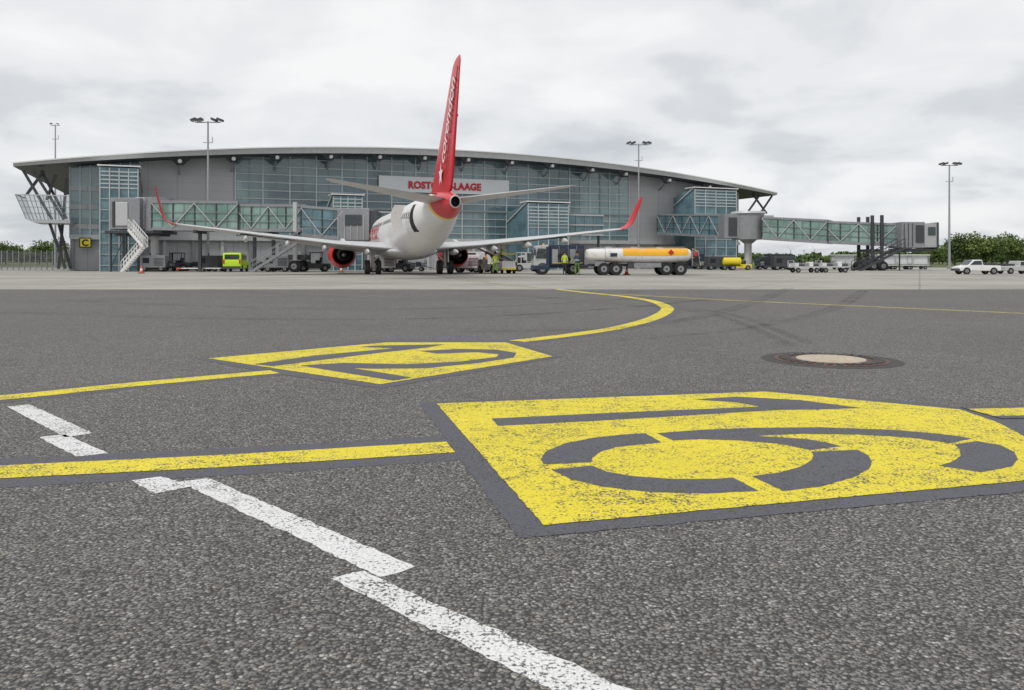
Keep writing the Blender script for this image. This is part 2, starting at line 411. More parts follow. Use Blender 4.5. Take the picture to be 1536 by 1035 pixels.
roof=mb.obj('roof',T)
VF=3.0
def wall(mb,u0,u1,z0,mat,v=VF,zt=None,step=2):
    k=max(1,int(abs(u1-u0)/step))
    vs=[];fs=[]
    for i in range(k+1):
        u=u0+(u1-u0)*i/k; top=zt if zt is not None else RZ(u)-.5
        vs+=[(u,v,z0),(u,v,top)]
        if i: fs.append((2*i-2,2*i,2*i+1,2*i-1))
    mb.add(vs,fs,mat)
uL=FU(105,VF); u210=FU(210,VF); u353=FU(353,VF); u943=FU(943,VF); uR=FU(1108,VF)
mb=MB(); wall(mb,u210,u353,3.6,MSID); mb.obj('grey_wall_panel',T)
mb=MB(); wall(mb,u943,uR,3.6,MSID); mb.obj('grey_wall_panel',T)
mb=MB(); mb.box(((uL+uR)/2,20,5.2),(uR-uL-.3,33.6,10.3),MSID); mb.obj('building_core',T)
mb=MB(); wall(mb,uL,u210,3.6,MCW); wl_=mb.obj('curtain_wall',T)
mb=MB(); wall(mb,u353,u943,3.6,MCW); cwo=mb.obj('curtain_wall',T)
mb=MB()
u=u353
while u<u943+.1:
    mb.box((u,VF-.06,(3.6+RZ(u)-.5)/2),(.13,.14,RZ(u)-.5-3.6),MFRAME); u+=(u943-u353)/17
u=u353+(u943-u353)/34
while u<u943:
    mb.box((u,VF-.04,(3.6+RZ(u)-.5)/2),(.05,.08,RZ(u)-.5-3.6),MFRAMED); u+=(u943-u353)/17
z=3.6
while z<14:
    if z<=RZ(u353)-.6: a,b=u353,u943
    else:
        q=48.4*math.sqrt(max(0,1-(z+.5-11)/3.75)); a,b=max(-q,u353),min(q,u943)
    if b>a: mb.box(((a+b)/2,VF-.045,z),(b-a,.10,.09),MFRAME)
    z+=.95
mb.box(((u353+u943)/2,VF-.1,7.45),(u943-u353,.2,.22),MFRAMED)
mb.obj('window_frame',cwo)
mb=MB()
for z in (4.8,6.9,8.9): mb.box(((uL+u210)/2,VF-.06,z),(u210-uL,.14,.5),MSID)
for i in range(8):
    u=uL+(u210-uL)*i/7; mb.box((u,VF-.075,(3.6+RZ(u)-.5)/2),(.13,.16,RZ(u)-.5-3.6),MFRAME)
mb.obj('window_frame',wl_)
mb=MB(); wall(mb,uL,uR,0.0,MGL,v=VF+.5,zt=3.6); mb.obj('ground_floor_glazing',T)
mb=MB()
mb.box(((uL+uR)/2,VF-.1,3.65),(uR-uL,.5,.5),MLG)
mb.obj('fascia_band',T)
u=uL+.2
k=0
while u<uR:
    mb=MB(); mb.box((u,VF+.1,1.7),(.35,.35,3.4),MLG if k%2 else MGREY); mb.obj('ground_floor_column',T)
    u+=3.05; k+=1
u=uL+1
while u<uR-2:
    mb=MB()
    mb.box((u,VF+.42,1.25),(.07,.1,2.5),MFRAME); mb.box((u+.8,VF+.42,2.5),(1.53,.1,.08),MFRAME); mb.box((u+1.6,VF+.42,1.25),(.07,.1,2.5),MFRAME)
    if random.random()<.5: mb.box((u+.8,VF+.44,1.2),(1.53,.06,2.3),random.choice([MPALE,MGREY,MTD,MDG]))
    mb.obj('door',T)
    u+=1.9
a,b=FU(568,VF-.3),FU(763,VF-.3); z0,z1=FZ(665,290,VF-.3),FZ(665,267,VF-.3)
sg=MB(); sg.box(((a+b)/2,VF-.35,(z0+z1)/2),(b-a,.2,z1-z0),MPALE); sgo=sg.obj('name_sign',T)
a,b=FU(613,VF-.6),FU(722,VF-.6)
tm=textmesh('ROSTOCK-LAAGE',1.0,.04,None,MTXT,'sign_lettering',sgo,.05,1.05)
xs=[v.co.x for v in tm.data.vertices]; ys=[v.co.y for v in tm.data.vertices]
sx=(b-a)/(max(xs)-min(xs)); hgt=.95; zc=(z0+z1)/2-.05; mnx=min(xs);mny=min(ys);mxy=max(ys)
for v in tm.data.vertices:
    c=v.co.copy(); v.co=Vector((a+(c.x-mnx)*sx, VF-.5-c.z, zc-hgt/2+(c.y-mny)/(mxy-mny)*hgt))
for px in (270,350,415,495,568,635,700,765,825,885,935,1000,1060):
    u=FU(px,1.2); z=RZ(u)-.62
    mb=MB(); mb.prism([(u-1.15,.5,z),(u+1.15,.5,z),(u+.3,1.0,z-.75),(u-.3,1.0,z-.75)],(0,.5,0),MDG)
    mb.beam((u-.1,1.2,z-.6),(u-.1,VF,z-1.6),.16,.16,MSTEEL)
    mb.cyl((u,.9,z-.4),(u,.3,z-.4),.22,.22,MLG,10)
    mb.obj('roof_bracket',T)
def tower(pa,pb,pt,v1=-2.2,lo=.0):
    a,b=FU(pa,v1),FU(pb,v1); zt=FZ((pa+pb)/2,pt,v1)
    g=MB(); w=b-a
    vb=VF-.1
    g.prism([(a,v1,lo),(a,vb,lo),(a,vb,zt-1.0),(a,v1+1.2,zt),(a,v1,zt-.1)],(w,0,0),MTD)
    go=g.obj('stair_tower',T)
    f=MB(); z=lo+.6
    while z<zt-.2:
        f.box(((a+b)/2,v1-.04,z),(w+.16,.09,.07 if z<zt-2.6 else .13),MFRAME); f.box((b+.04,(v1+vb)/2,z),(.09,vb-v1,.07),MFRAMED)
        z+=1.15 if z<zt-3.2 else .42
    for i in range(5): f.box((a+w*i/4,v1-.06,(lo+zt)/2-.1),(.1,.12,zt-lo-.1),MFRAME)
    for i in range(4): f.box((b+.06,v1+(vb-v1)*i/3,(lo+zt-1)/2),(.12,.1,zt-lo-1),MFRAMED)
    f.box(((a+b)/2,v1+.9,zt+.08),(w+.5,2.3,.12),MWHITE)
    f.beam((a-.1,vb,zt-2.2),(a-.1,v1-.1,zt+.1),.12,.2,MLG); f.beam((b+.15,vb,zt-2.2),(b+.15,v1-.1,zt+.1),.12,.2,MLG)
    f.obj('window_frame',go)
tower(150,207,250); tower(500,543,293,v1=-4); tower(792,852,304,v1=-4); tower(1042,1104,283)
for pa,pb,pt,pbm in ((795,905,322,352),(540,600,318,352)):
    a,b=FU(pa,-3),FU(pb,-3); z0=FZ((pa+pb)/2,pbm,-3); z1=FZ((pa+pb)/2,pt,-3)
    mb=MB(); mb.box(((a+b)/2,-1.2,(z0+z1)/2),(b-a,3.2,z1-z0),MTD); lo=mb.obj('gate_lounge',T)
    mb=MB()
    for i in range(9): mb.box((a+(b-a)*i/8,-2.86,(z0+z1)/2),(.09,.1,z1-z0),MFRAMED)
    for zz in(z0,z1,(z0+z1)/2): mb.box(((a+b)/2,-2.88,zz),(b-a+.2,.14,.16),MLG)
    for i in (0,1): mb.box((a+.4+(b-a-.8)*i,-2.4,z0/2),(.25,.25,z0),MDG)
    mb.obj('window_frame',lo)
v0=-1.0
bu0,bu1=FU(24,v0),FU(105,v0); bz=FZ(60,329,v0)
mb=MB(); mb.prism([(bu0+.9,v0,bz),(bu1,v0,bz),(bu1,v0,bz-.35),(bu0+1.6,v0,bz-.35)],(0,4.5,0),MLG); bo=mb.obj('balcony',T)
mb=MB(); zt=FZ(60,293,v0)
mb.add([(bu0+.9,v0,bz+.02),(bu1,v0,bz+.02),(bu1,v0-.3,zt),(bu0,v0-.3,zt),(bu0+.9,v0+4.5,bz+.02),(bu0,v0+4.5,zt)],[(0,1,2,3),(4,0,3,5)],MBAL); mb.obj('glass_balustrade',bo)
mb=MB()
for i in range(13):
    t_=i/12; mb.beam((bu0+.9+(bu1-bu0-.9)*t_,v0-.03,bz),(bu0+(bu1-bu0)*t_,v0-.36,zt),.06,.06,MFRAMED)
mb.beam((bu0,v0-.35,zt),(bu1,v0-.35,zt),.12,.1,MLG)
for q in (.25,.5,.75): mb.beam((bu0+.9*(1-q),v0-.03-.32*q,bz+(zt-bz)*q),(bu1,v0-.03-.32*q,bz+(zt-bz)*q),.04,.05,MFRAMED)
mb.beam((bu0,v0-.35,zt),(bu0,v0+4.5,zt),.1,.1,MLG)
mb.obj('railing',bo)
def fp(px,py,v): return (FU(px,v),v,FZ(px,py,v))
for (p,q,v) in (((35,256),(78,329),.8),((50,256),(96,329),.8),((66,256),(40,292),2.2),((84,262),(70,300),2.2),((74,333),(98,403),.8),((62,256),(100,328),2.5),((88,335),(106,403),2.5),((100,268),(88,403),2.6)):
    mb=MB(); mb.beam(fp(*p,v),fp(*q,v),.26,.26,MDG); mb.obj('roof_strut',T)
for (p,q,v) in (((1158,294),(1120,350),1.0),((1140,292),(1110,335),1.0),((1128,290),(1150,320),2.6)):
    mb=MB(); mb.beam(fp(*p,v),fp(*q,v),.22,.22,MDG); mb.obj('roof_strut',T)
mb=MB(); mb.box((uR+1.2,VF+2,6.6),(.3,.3,10),MDG); mb.obj('roof_strut',T)
def stand_sign():
    v=2.2; a=FU(128,v); Z=FZ(128,364,v)
    s=thing('stand_sign',(OX+UX*a+VX*v,OY+UY*a+VY*v,0),TH,'yellow square gate sign with letter C fixed to terminal wall','sign')
    m1=MB(); m1.box((0,.4,Z),(.3,.7,.3),MSTEEL); m1.obj('bracket',s)
    m1=MB(); m1.box((0,0,Z),(1.15,.12,1.05),MDARK); m1.obj('sign_frame',s)
    m1=MB(); m1.box((0,-.08,Z),(.97,.06,.87),MSIGNY); p=m1.obj('sign_panel',s)
    textmesh('C',.95,.03,lambda c:Vector((c.x,-.12-c.z,Z-.33+c.y)),MDARK,'sign_lettering',p,.005,1,'CENTER')
stand_sign()
# ------------------------------------------------------------ jet bridges
def tunnel(root,org,a,b,w=2.6,h=2.75,mat=MTG,seg=2.0,nm_='tunnel'):
    a=Vector(a);b=Vector(b);d=b-a; Ln=d.length; n=Vector((-d.y,d.x,0)).normalized(); Z=Vector((0,0,1))
    P=lambda t,s,u:a+d*t+n*s+Z*u
    m_=MB()
    for (lo,hi,ww) in((0,.34,w+.15),(h-.24,h,w+.2)):
        v=[P(t,s*ww/2,u) for t in(0,1) for s in(-1,1) for u in(lo,hi)]
        m_.add(v,[(0,1,3,2),(4,6,7,5),(0,4,5,1),(2,3,7,6),(0,2,6,4),(1,5,7,3)],MGREY)
    k=max(2,int(Ln/seg))
    for s in(-1,1):
        for i in range(k+1): m_.beam(P(i/k,s*(w/2+.04),.2),P(i/k,s*(w/2+.04),h-.1),.1,.1,MDG)
    to=m_.obj(nm_,root,shift=org)
    for s in(-1,1):
        g=MB(); g.face([P(0,s*w/2,.3),P(1,s*w/2,.3),P(1,s*w/2,h-.2),P(0,s*w/2,h-.2)],mat); g.obj('glass_side',to,shift=org)
        m_=MB(); q=s*(w/2+.1)
        for i in range(k):
            x,y=(.3,h-.25) if i%2 else (h-.25,.3)
            m_.beam(P(i/k,q,x),P((i+1)/k,q,y),.07,.08,MLG)
        m_.beam(P(0,q,h*.36),P(1,q,h*.36),.05,.06,MFRAMED); m_.beam(P(0,q,h*.62),P(1,q,h*.62),.05,.05,MFRAMED)
        for i in range(2*k+1): m_.beam(P(i/2/k,q-.03*s,.3),P(i/2/k,q-.03*s,h-.2),.035,.035,MFRAMED)
        m_.obj('truss',to,shift=org)
    return to
def stair(root,org,a,b,w=1.0,mat=MSTEEL,name='service_stair'):
    a=Vector(a);b=Vector(b);d=b-a; n=Vector((-d.y,d.x,0)).normalized(); Z=Vector((0,0,1))
    g=MB()
    for s in(-.5,.5):
        g.beam(a+n*s*w,b+n*s*w,.08,.25,mat); g.beam(a+n*s*w+Z,b+n*s*w+Z,.06,.06,mat); g.beam(a+n*s*w+Z*.55,b+n*s*w+Z*.55,.04,.04,mat)
        for i in range(9): p=a+d*i/8+n*s*w; g.beam(p,p+Z,.05,.05,mat)
    k=max(4,int(abs(d.z)/.2))
    for i in range(1,k): 
        p=a+d*i/k; g.beam(p-n*w/2,p+n*w/2,.26,.04,mat)
    g.obj(name,root,shift=org)
def wheelmb(g,c,r,w,ax):
    ax=Vector(ax).normalized(); c=Vector(c)
    g.cyl(c-ax*w/2,c-ax*w*.42,r*.9,r,MBLK,20,False); g.cyl(c-ax*w*.42,c+ax*w*.42,r,r,MBLK,20,False); g.cyl(c+ax*w*.42,c+ax*w/2,r,r*.9,MBLK,20,False)
    g.cyl(c-ax*w/2,c+ax*w/2,r*.92,r*.92,MBLK,20); g.cyl(c-ax*w*.53,c+ax*w*.53,r*.5,r*.5,MGREY,14); g.cyl(c-ax*w*.57,c+ax*w*.57,r*.18,r*.18,MDG,8)
O1=(WX(222,80.5),80.5,0)
B1=thing('boarding_bridge',O1,0,'grey boarding bridge with glazed truss tunnel docked at airliner','boarding bridge')
a=W(240,346,79.5); b=W(462,349,77.5); mid=a+(b-a)*.55
tunnel(B1,O1,a,mid+(b-a)*.03,2.8,2.9)
tunnel(B1,O1,mid,b,2.45,2.65,MTG,1.7)
tunnel(B1,O1,W(460,356,77.3),W(522,361,77),3.2,3.0,MTD,1.6)
mb=MB()
p=W(535,361,77)
mb.box((p.x,p.y,p.z+1.5),(3.0,3.4,3.0),MGREY); mb.box((p.x+1.7,p.y,p.z+1.45),(.9,3.0,2.7),MDG); mb.box((p.x,p.y-1.75,p.z+1.9),(1.6,.1,1.0),MGL)
for k in range(5): mb.box((p.x-1.4+k*.6,p.y-1.73,p.z+1.2),(.08,.1,2.4),MLG)
mb.obj('cab',B1,.05,O1)
mb=MB(); q=W(208,345,80)
mb.box((q.x-.6,q.y,q.z+1.55),(2.9,3.2,3.1),MGREY); mb.box((q.x-.9,q.y-1.65,q.z+1.5),(1.2,.1,2.3),MLG); mb.box((q.x-1.7,q.y-1.65,q.z+1.5),(.25,.1,2.5),MDG); mb.box((q.x+1.0,q.y+.4,q.z+1.6),(1.8,2.7,3.2),MSID)
mb.cyl((q.x+2.1,q.y-.2,q.z-.1),(q.x+2.1,q.y-.2,q.z+3.2),1.3,1.3,MGREY,20); mb.box((q.x+.3,q.y,q.z-.25),(5.6,3.6,.3),MDG)
mb.obj('rotunda',B1,.04,O1)
mb=MB()
mb.cyl((q.x+1.6,q.y,0),(q.x+1.6,q.y,q.z-.3),.38,.38,MLG,18)
for dx in(-2.1,-.6): 
    for dy in (-1.4,1.2): mb.beam((q.x+dx,q.y+dy,0),(q.x+dx,q.y+dy,q.z-.2),.16,.16,MDG)
mb.beam((q.x-2.1,q.y-1.4,.3),(q.x-.6,q.y-1.4,q.z-.4),.07,.07,MDG)
mb.box((q.x+1.6,q.y,.15),(1.6,1.6,.3),MCON); mb.box((q.x+.5,q.y,q.z-.5),(4.2,2.6,.25),MDG); mb.obj('support_column',B1,shift=O1)
stair(B1,O1,(WX(184,77.5),77.5,0),(WX(215,77.8),77.8,2.4),1.0,MWHITE)
stair(B1,O1,(WX(218,77.0),77.0,2.4),(WX(196,77),77.0,q.z-.1),1.0,MWHITE)
stair(B1,O1,(WX(377,74),74,0),(WX(455,74.6),74.6,3.1),1.0,MGREY)
mb=MB(); mb.box((WX(462,74.8),75,3.1),(1.6,1.4,.1),MSTEEL)
for dx in(-.8,.8): mb.beam((WX(462,75)+dx,74.35,3.05),(WX(462,75)+dx,74.35,4.1),.05,.05,MSTEEL)
mb.beam((WX(462,75)-.8,74.35,4.1),(WX(462,75)+.8,74.35,4.1),.05,.05,MSTEEL); mb.obj('landing',B1,shift=O1)
mb=MB(); x=WX(449,77)
for dy in(-1.5,1.5): mb.beam((x,77+dy,.6),(x,77+dy,6.6),.35,.3,MLG)
mb.beam((x,77-1.7,3.6),(x,77+1.7,3.6),.35,.4,MDG)
mb.beam((x,75.2,.85),(x,78.8,.85),.5,.5,MDG); mb.box((x,77,1.4),(1.6,2,.5),MDG)
for dy in(-1.75,-1.2,1.2,1.75): wheelmb(mb,(x,77+dy,.55),.55,.4,(0,1,0))
mb.obj('drive_bogie',B1,shift=O1)
for pxx in(300,382,410):
    mb=MB(); x=WX(pxx,78.5); mb.beam((x,78.5,0),(x,78.5,4.1),.28,.28,MDG); mb.beam((x,78.5-1.4,3.9),(x,78.5+1.4,3.9),.3,.3,MDG); mb.obj('support_column',B1,shift=O1)
O2=(WX(1122,97),97,0)
B2=thing('boarding_bridge',O2,0,'retracted boarding bridge with glass truss tunnel on round pillar','boarding bridge')
tunnel(B2,O2,W(998,352,112),W(1092,357,99),2.6,2.9,MTD,2.0)
tunnel(B2,O2,W(1148,360,96),W(1245,366,92),2.8,2.75,MTG,1.6)
tunnel(B2,O2,W(1235,365,92.4),W(1345,370,89),2.4,2.55,MTG,1.6)
mb=MB(); x=WX(1122,97)
zz=W(0,358,97).z
mb.cyl((x,97,zz-.1),(x,97,zz+3),1.9,1.9,MGREY,24); mb.box((x-2.2,97.2,zz+1.5),(2.0,2.9,2.9),MGREY); mb.box((x+2.0,96.8,zz+1.4),(1.2,2.9,2.7),MSID); mb.cyl((x,97,zz+3),(x,97,zz+3.25),2.1,2.0,MLG,24)
mb.box((x-2.2,95.7,zz+1.4),(1.0,.08,2.2),MDG)
mb.obj('rotunda',B2,shift=O2)
mb=MB(); mb.cyl((x,97,0),(x,97,zz-.1),.45,.45,MLG,18); mb.cyl((x,97,0),(x,97,.35),1.0,1.0,MCON,18); mb.cyl((x,97,zz-.6),(x,97,zz-.1),.5,1.1,MGREY,18); mb.obj('support_column',B2,shift=O2)
mb=MB(); x=WX(1368,88); zz=W(0,372,88).z
mb.box((x-.6,88,zz+1.4),(2.5,3.0,2.8),MGREY); mb.box((x+1.3,88,zz+1.35),(1.4,2.9,2.6),MSID); mb.box((x+.1,86.46,zz+1.5),(.9,.08,1.9),MDG); mb.box((x+1.4,86.5,zz+1.8),(.8,.08,.9),MGL); mb.box((x+2.05,88,zz+1.3),(.2,3.1,2.9),MDG)
for k in range(3): mb.box((x-1.6+k*.45,86.46,zz+1.4),(.07,.08,2.5),MDG)
mb.box((x-.3,88,zz-.25),(3.4,2.4,.35),MDG)
mb.obj('cab',B2,.04,O2)
stair(B2,O2,(WX(1283,84.5),84.5,0),(WX(1352,86),86,zz),1.2,MDG)
mb=MB(); mb.beam((WX(1352,86),86.4,0),(WX(1352,86),86.4,zz-.3),.12,.12,MDG); mb.box((WX(1356,86),86.2,zz-.1),(1.2,1.4,.12),MDG)
mb.obj('stair_landing',B2,shift=O2)
for pxx,dd in((1298,90.5),(1312,90)):
    mb=MB(); x=WX(pxx,dd)
    for dy in(-1.75,1.75): mb.beam((x,dd+dy,.6),(x,dd+dy,W(0,324,90).z),.30,.28,MDG)
    mb.beam((x,dd-1.9,1.0),(x,dd+1.9,1.0),.45,.5,MDG); mb.beam((x,dd-1.7,zz-.25),(x,dd+1.7,zz-.25),.3,.3,MDG)
    for dy in(-2,-1.45,1.45,2): wheelmb(mb,(x,dd+dy,.5),.5,.4,(0,1,0))
    mb.obj('drive_bogie',B2,shift=O2)
def mast(px,d,ztop,lab='',k=1.0,heads=(-1.35,-.75,.75,1.35)):
    x=WX(px,d); t=thing('floodlight_mast',(x,d,0),0,lab,'lamp post','apron floodlight masts')
    m_=MB(); m_.cyl((0,0,0),(0,0,ztop),.16,.085,MSTEEL,12); m_.cyl((0,0,0),(0,0,.4),.3,.3,MCON,12); m_.obj('pole',t)
    m_=MB(); m_.beam((-1.3*k,0,ztop-.1),(1.3*k,0,ztop-.1),.12,.1,MSTEEL); m_.obj('crossarm',t)
    m_=MB(); m_.beam((-.5,0,ztop-2.2),(.5,0,ztop-2.2),.07,.07,MSTEEL); m_.beam((.45,0,ztop-2.2),(.45,0,ztop-1.6),.08,.08,MLG); m_.obj('antenna_bracket',t)
    for sx in heads:
        a=.35*(-1 if sx<0 else 1)
        m_=MB(); m_.box((sx*k,-.25,ztop+.12),(.55*k,.75*k,.22*k),MDG,ry=a); m_.box((sx*k,-.28,ztop+.12-.13*k),(.42*k,.55*k,.05),MLAMP,ry=a); m_.obj('floodlight',t)
    return t
mast(312,83,W(0,182,83).z,'tall grey double-headed floodlight mast beside boarding bridge')
mast(958,106,W(0,216,106).z,'tall grey floodlight mast before the terminal facade')
mast(1424,104,W(0,247,104).z,'tall grey floodlight mast standing alone on the apron edge',.85)
mast(83,122,W(0,187,122).z,'tall slim floodlight mast rising behind the terminal roof',.5,(-1.0,1.0))
# ------------------------------------------------------------ airliner
HD=R(90+15.5); h_=(math.cos(HD),math.sin(HD))
FT=(WX(691,44.3),44.3); AP=(FT[0]+19.9*h_[0],FT[1]+19.9*h_[1],0)
A=thing('airliner',AP,HD,'white twin-engine airliner with red tail parked nose-in at terminal','airplane')
def S(s,y,z): return Vector((19.5-s,y,z))
st=[(0,2.75,.04,.04),(.35,2.78,.5,.45),(1.1,2.88,.92,.86),(2.4,3.08,1.38,1.36),(4.2,3.28,1.75,1.82),(6.5,3.35,1.88,2.0),(10,3.35,1.88,2.0),(14,3.35,1.88,2.0),(18,3.35,1.88,2.0),(22,3.35,1.88,2.0),(24.5,3.38,1.87,1.97),(27,3.52,1.8,1.85),(30,3.86,1.56,1.56),(33,4.18,1.18,1.2),(35.5,4.36,.80,.86),(37.0,4.42,.52,.60),(37.9,4.45,.33,.38)]
def interp(s):
    for i in range(len(st)-1):
        if st[i][0]<=s<=st[i+1][0]:
            P=[st[max(0,i-1)],st[i],st[i+1],st[min(len(st)-1,i+2)]]
            t=(s-P[1][0])/(P[2][0]-P[1][0]); out=[]
            for k in(1,2,3):
                p0,p1,p2,p3=[q[k] for q in P]
                m1=(p2-p0)/max(.01,(P[2][0]-P[0][0]))*(P[2][0]-P[1][0]); m2=(p3-p1)/max(.01,(P[3][0]-P[1][0]))*(P[2][0]-P[1][0])
                out.append((2*t**3-3*t*t+1)*p1+(t**3-2*t*t+t)*m1+(-2*t**3+3*t*t)*p2+(t**3-t*t)*m2)
            return out
    return st[-1][1:]
ss=[0,.12,.35,.7,1.1,1.7,2.4,3.3,4.2,5.3,6.5]+[8+i*2 for i in range(8)]+[24+.6*i for i in range(23)]+[37.9]
rings=[]
for s in ss:
    zc,hw,hh=interp(s); rings.append([S(s,hw*math.cos(a),zc+hh*math.sin(a)) for a in [2*math.pi*i/40 for i in range(40)]])
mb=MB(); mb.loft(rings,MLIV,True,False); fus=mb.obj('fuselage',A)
mb=MB(); e=rings[-1]; c0=S(37.9,0,4.45)
mb.loft([e,[c0+(p-c0)*.8+Vector((-.03,0,0)) for p in e]],MRIM,False,False); mb.loft([[c0+(p-c0)*.8+Vector((-.03,0,0)) for p in e],[c0+(p-c0)*.7+Vector((.5,0,0)) for p in e]],MDARK,False,True); mb.obj('exhaust_outlet',A)
mb=MB(); rr=[]
for s,hw,hh in((11.8,.3,.1),(13,1.5,.4),(15,2.05,.68),(19,2.15,.72),(21.5,1.9,.6),(23.5,1.1,.35),(24.6,.2,.08)):
    rr.append([S(s,hw*math.cos(a),1.85+hh*math.sin(a)*(1.0 if math.sin(a)<0 else .4)) for a in [2*math.pi*i/24 for i in range(24)]])
mb.loft(rr,MWING); mb.obj('belly_fairing',A)
XS=[0,.01,.04,.1,.2,.35,.5,.7,.88,1]
def sec(s,y,z,c,t,ny,nz,cam=0.0):
    yt=lambda x:5*t*(.2969*math.sqrt(x)-.126*x-.3516*x*x+.2843*x**3-.1015*x**4)*c
    up=[S(s+x*c,y+ny*yt(x),z+nz*yt(x)+cam*c*4*x*(1-x)*nz) for x in XS]
    dn=[S(s+x*c,y-ny*yt(x),z-nz*yt(x)+cam*c*4*x*(1-x)*nz) for x in XS[-2:0:-1]]
    return up+dn
MEXH=M('exhaust_metal',(.16,.14,.13),.4,.8,.3,6)
for sg in(1,-1):
    rr=[sec(s,sg*y,z,c,t,0,1,.012) for s,y,z,c,t in((13.0,1.2,1.95,8.4,.13),(15.3,5.6,2.32,5.5,.12),(18.2,11.2,2.95,3.55,.11),(21.1,16.8,3.62,1.75,.105))]
    mb=MB(); mb.loft(rr,MWING); wo=mb.obj('wing',A)
    rr=[sec(s,sg*y,z,c,t,-sg*ny,nz) for s,y,z,c,t,ny,nz in((21.1,16.8,3.62,1.75,.105,0,1),(21.3,17.2,3.72,1.6,.1,.3,.95),(21.6,17.5,3.92,1.42,.1,.75,.66),(22.0,17.66,4.25,1.25,.09,.97,.22),(22.9,17.82,5.2,.95,.08,.99,.12),(23.7,17.95,6.15,.55,.08,1,.1))]
    mb=MB(); mb.loft(rr,MRED); wl=mb.obj('winglet',wo)
    mb=MB(); mb.beam(S(20.0,sg*2.0,2.05),S(19.6,sg*5.6,2.30),.05,.20,MDG); mb.beam(S(19.6,sg*5.6,2.30),S(21.3,sg*12.6,3.02),.05,.12,MDG); mb.obj('flap_gap',wo)
    for y,ln,zz in((3.4,4.4,1.95),(6.6,3.6,2.22),(9.3,3.0,2.52),(12.2,2.2,2.85)):
        te=13+8.4-(8.4+13-20.8)*min(1,(y-1.2)/4.4) if y<5.6 else 20.8+(22.85-20.8)*(y-5.6)/11.2
        rr=[]
        for k in range(9):
            t_=k/8; r=.22*math.sin(math.pi*min(1,t_*.98+.01))**.7+.01
            rr.append([S(te-ln*.72+ln*t_,sg*y+r*math.cos(a)*.8,zz-.12+r*math.sin(a)*1.2-.1*t_) for a in [2*math.pi*i/10 for i in range(10)]])
        mb=MB(); mb.loft(rr,MWING); mb.obj('flap_fairing',wo)
    rr=[sec(s,sg*y,z,c,t,0,1) for s,y,z,c,t in((32.9,.5,4.72,4.2,.10),(37.1,6.9,5.5,1.45,.09),(37.6,7.17,5.53,.9,.07))]
    mb=MB(); mb.loft(rr,MWING); mb.obj('horizontal_stabiliser',A)
    yc=sg*4.83; zc=1.55
    def rg(s,r,zo=0): return [S(s,yc+r*math.cos(a),zc+zo+r*math.sin(a)*(1 if math.sin(a)>0 else .94)) for a in [2*math.pi*i/32 for i in range(32)]]
    mb=MB(); mb.loft([rg(10.9,.82),rg(10.75,.9),rg(10.9,1.0),rg(11.6,1.14),rg(12.8,1.2),rg(14.0,1.12),rg(15.0,.95)],MRED,False,False)
    mb.loft([rg(15.0,.95),rg(14.98,.86)],MRED,False,False); mb.loft([rg(14.98,.86),rg(13.6,.9)],MDARK,False,True); mb.loft([rg(10.9,.82),rg(11.8,.8)],MLG,False,True)
    eo=mb.obj('engine',A)
    mb=MB(); mb.loft([rg(13.7,.62),rg(14.8,.56),rg(15.7,.40)],MEXH,False,False); mb.loft([rg(15.7,.40),rg(15.2,.36)],MDARK,False,True); mb.loft([rg(15.2,.22),rg(15.9,.16),rg(16.2,.03)],MGREY,False,True); mb.obj('exhaust_nozzle',eo)
    mb=MB(); mb.prism([S(12.2,yc-.16,2.6),S(13.6,yc-.16,2.95),S(17.5,yc-.16,2.25),S(16.3,yc-.16,1.95),S(14.6,yc-.16,2.3)],(0,.32,0),MWING); mb.obj('engine_pylon',eo)
    y=sg*2.86
    mb=MB(); mb.cyl(S(19.6,y,.55),S(19.5,y,2.1),.13,.17,MLG,12); mb.beam(S(19.6,y,1.0),S(19.5,y-sg*1.0,1.9),.1,.1,MLG); mb.cyl(S(19.6,y-.5,.56),S(19.6,y+.5,.56),.09,.09,MSTEEL,10)
    mb.box(S(19.6,y+sg*.2,1.5),(1.0,.05,1.1),MWHITE); lg=mb.obj('landing_gear',A)
    for dy in(-.43,.43):
        mb=MB(); wheelmb(mb,S(19.6,y+dy,.56),.56,.38,(0,1,0)); mb.obj('wheel',lg)
mb=MB(); mb.cyl(S(4.1,0,.35),S(4.0,0,2.0),.09,.11,MLG,10); lg=mb.obj('nose_landing_gear',A)
for dy in(-.2,.2):
    mb=MB(); wheelmb(mb,S(4.1,dy,.34),.34,.2,(0,1,0)); mb.obj('wheel',lg)
def vsec(s,z,c,t):
    yt=lambda x:5*t*(.2969*math.sqrt(x)-.126*x-.3516*x*x+.2843*x**3-.1015*x**4)*c
    return [S(s+x*c,yt(x),z) for x in XS]+[S(s+x*c,-yt(x),z) for x in XS[-2:0:-1]]
mb=MB(); mb.loft([vsec(27.5,5.15,9.4,.03),vsec(30.4,5.62,6.9,.07),vsec(31.3,6.2,6.3,.09),vsec(37.3,12.2,2.15,.09),vsec(37.75,12.45,1.6,.07),vsec(38.2,12.55,1.0,.05)],MRED)
fin=mb.obj('vertical_stabiliser',A)
mb=MB()
def fy(z): return .285+(.10-.285)*(z-6.2)/6.0
mb.beam(S(35.9,fy(6.4)-.07,6.0),S(38.85,fy(11.8)-.05,12.0),.02,.035,MDG); mb.obj('rudder_hinge_line',fin)
e1=(.53,.848); e2=(-.848,.53)
def fmap(c):
    s=35.75+e1[0]*c.x+e2[0]*c.y*1.15; z=6.75+e1[1]*c.x+e2[1]*c.y*1.15
    return S(s,fy(z)+.02,z)
textmesh('corendon',1.45,.008,fmap,MWHITE,'tail_lettering',fin,0,.94)
mb=MB(); pts=[]
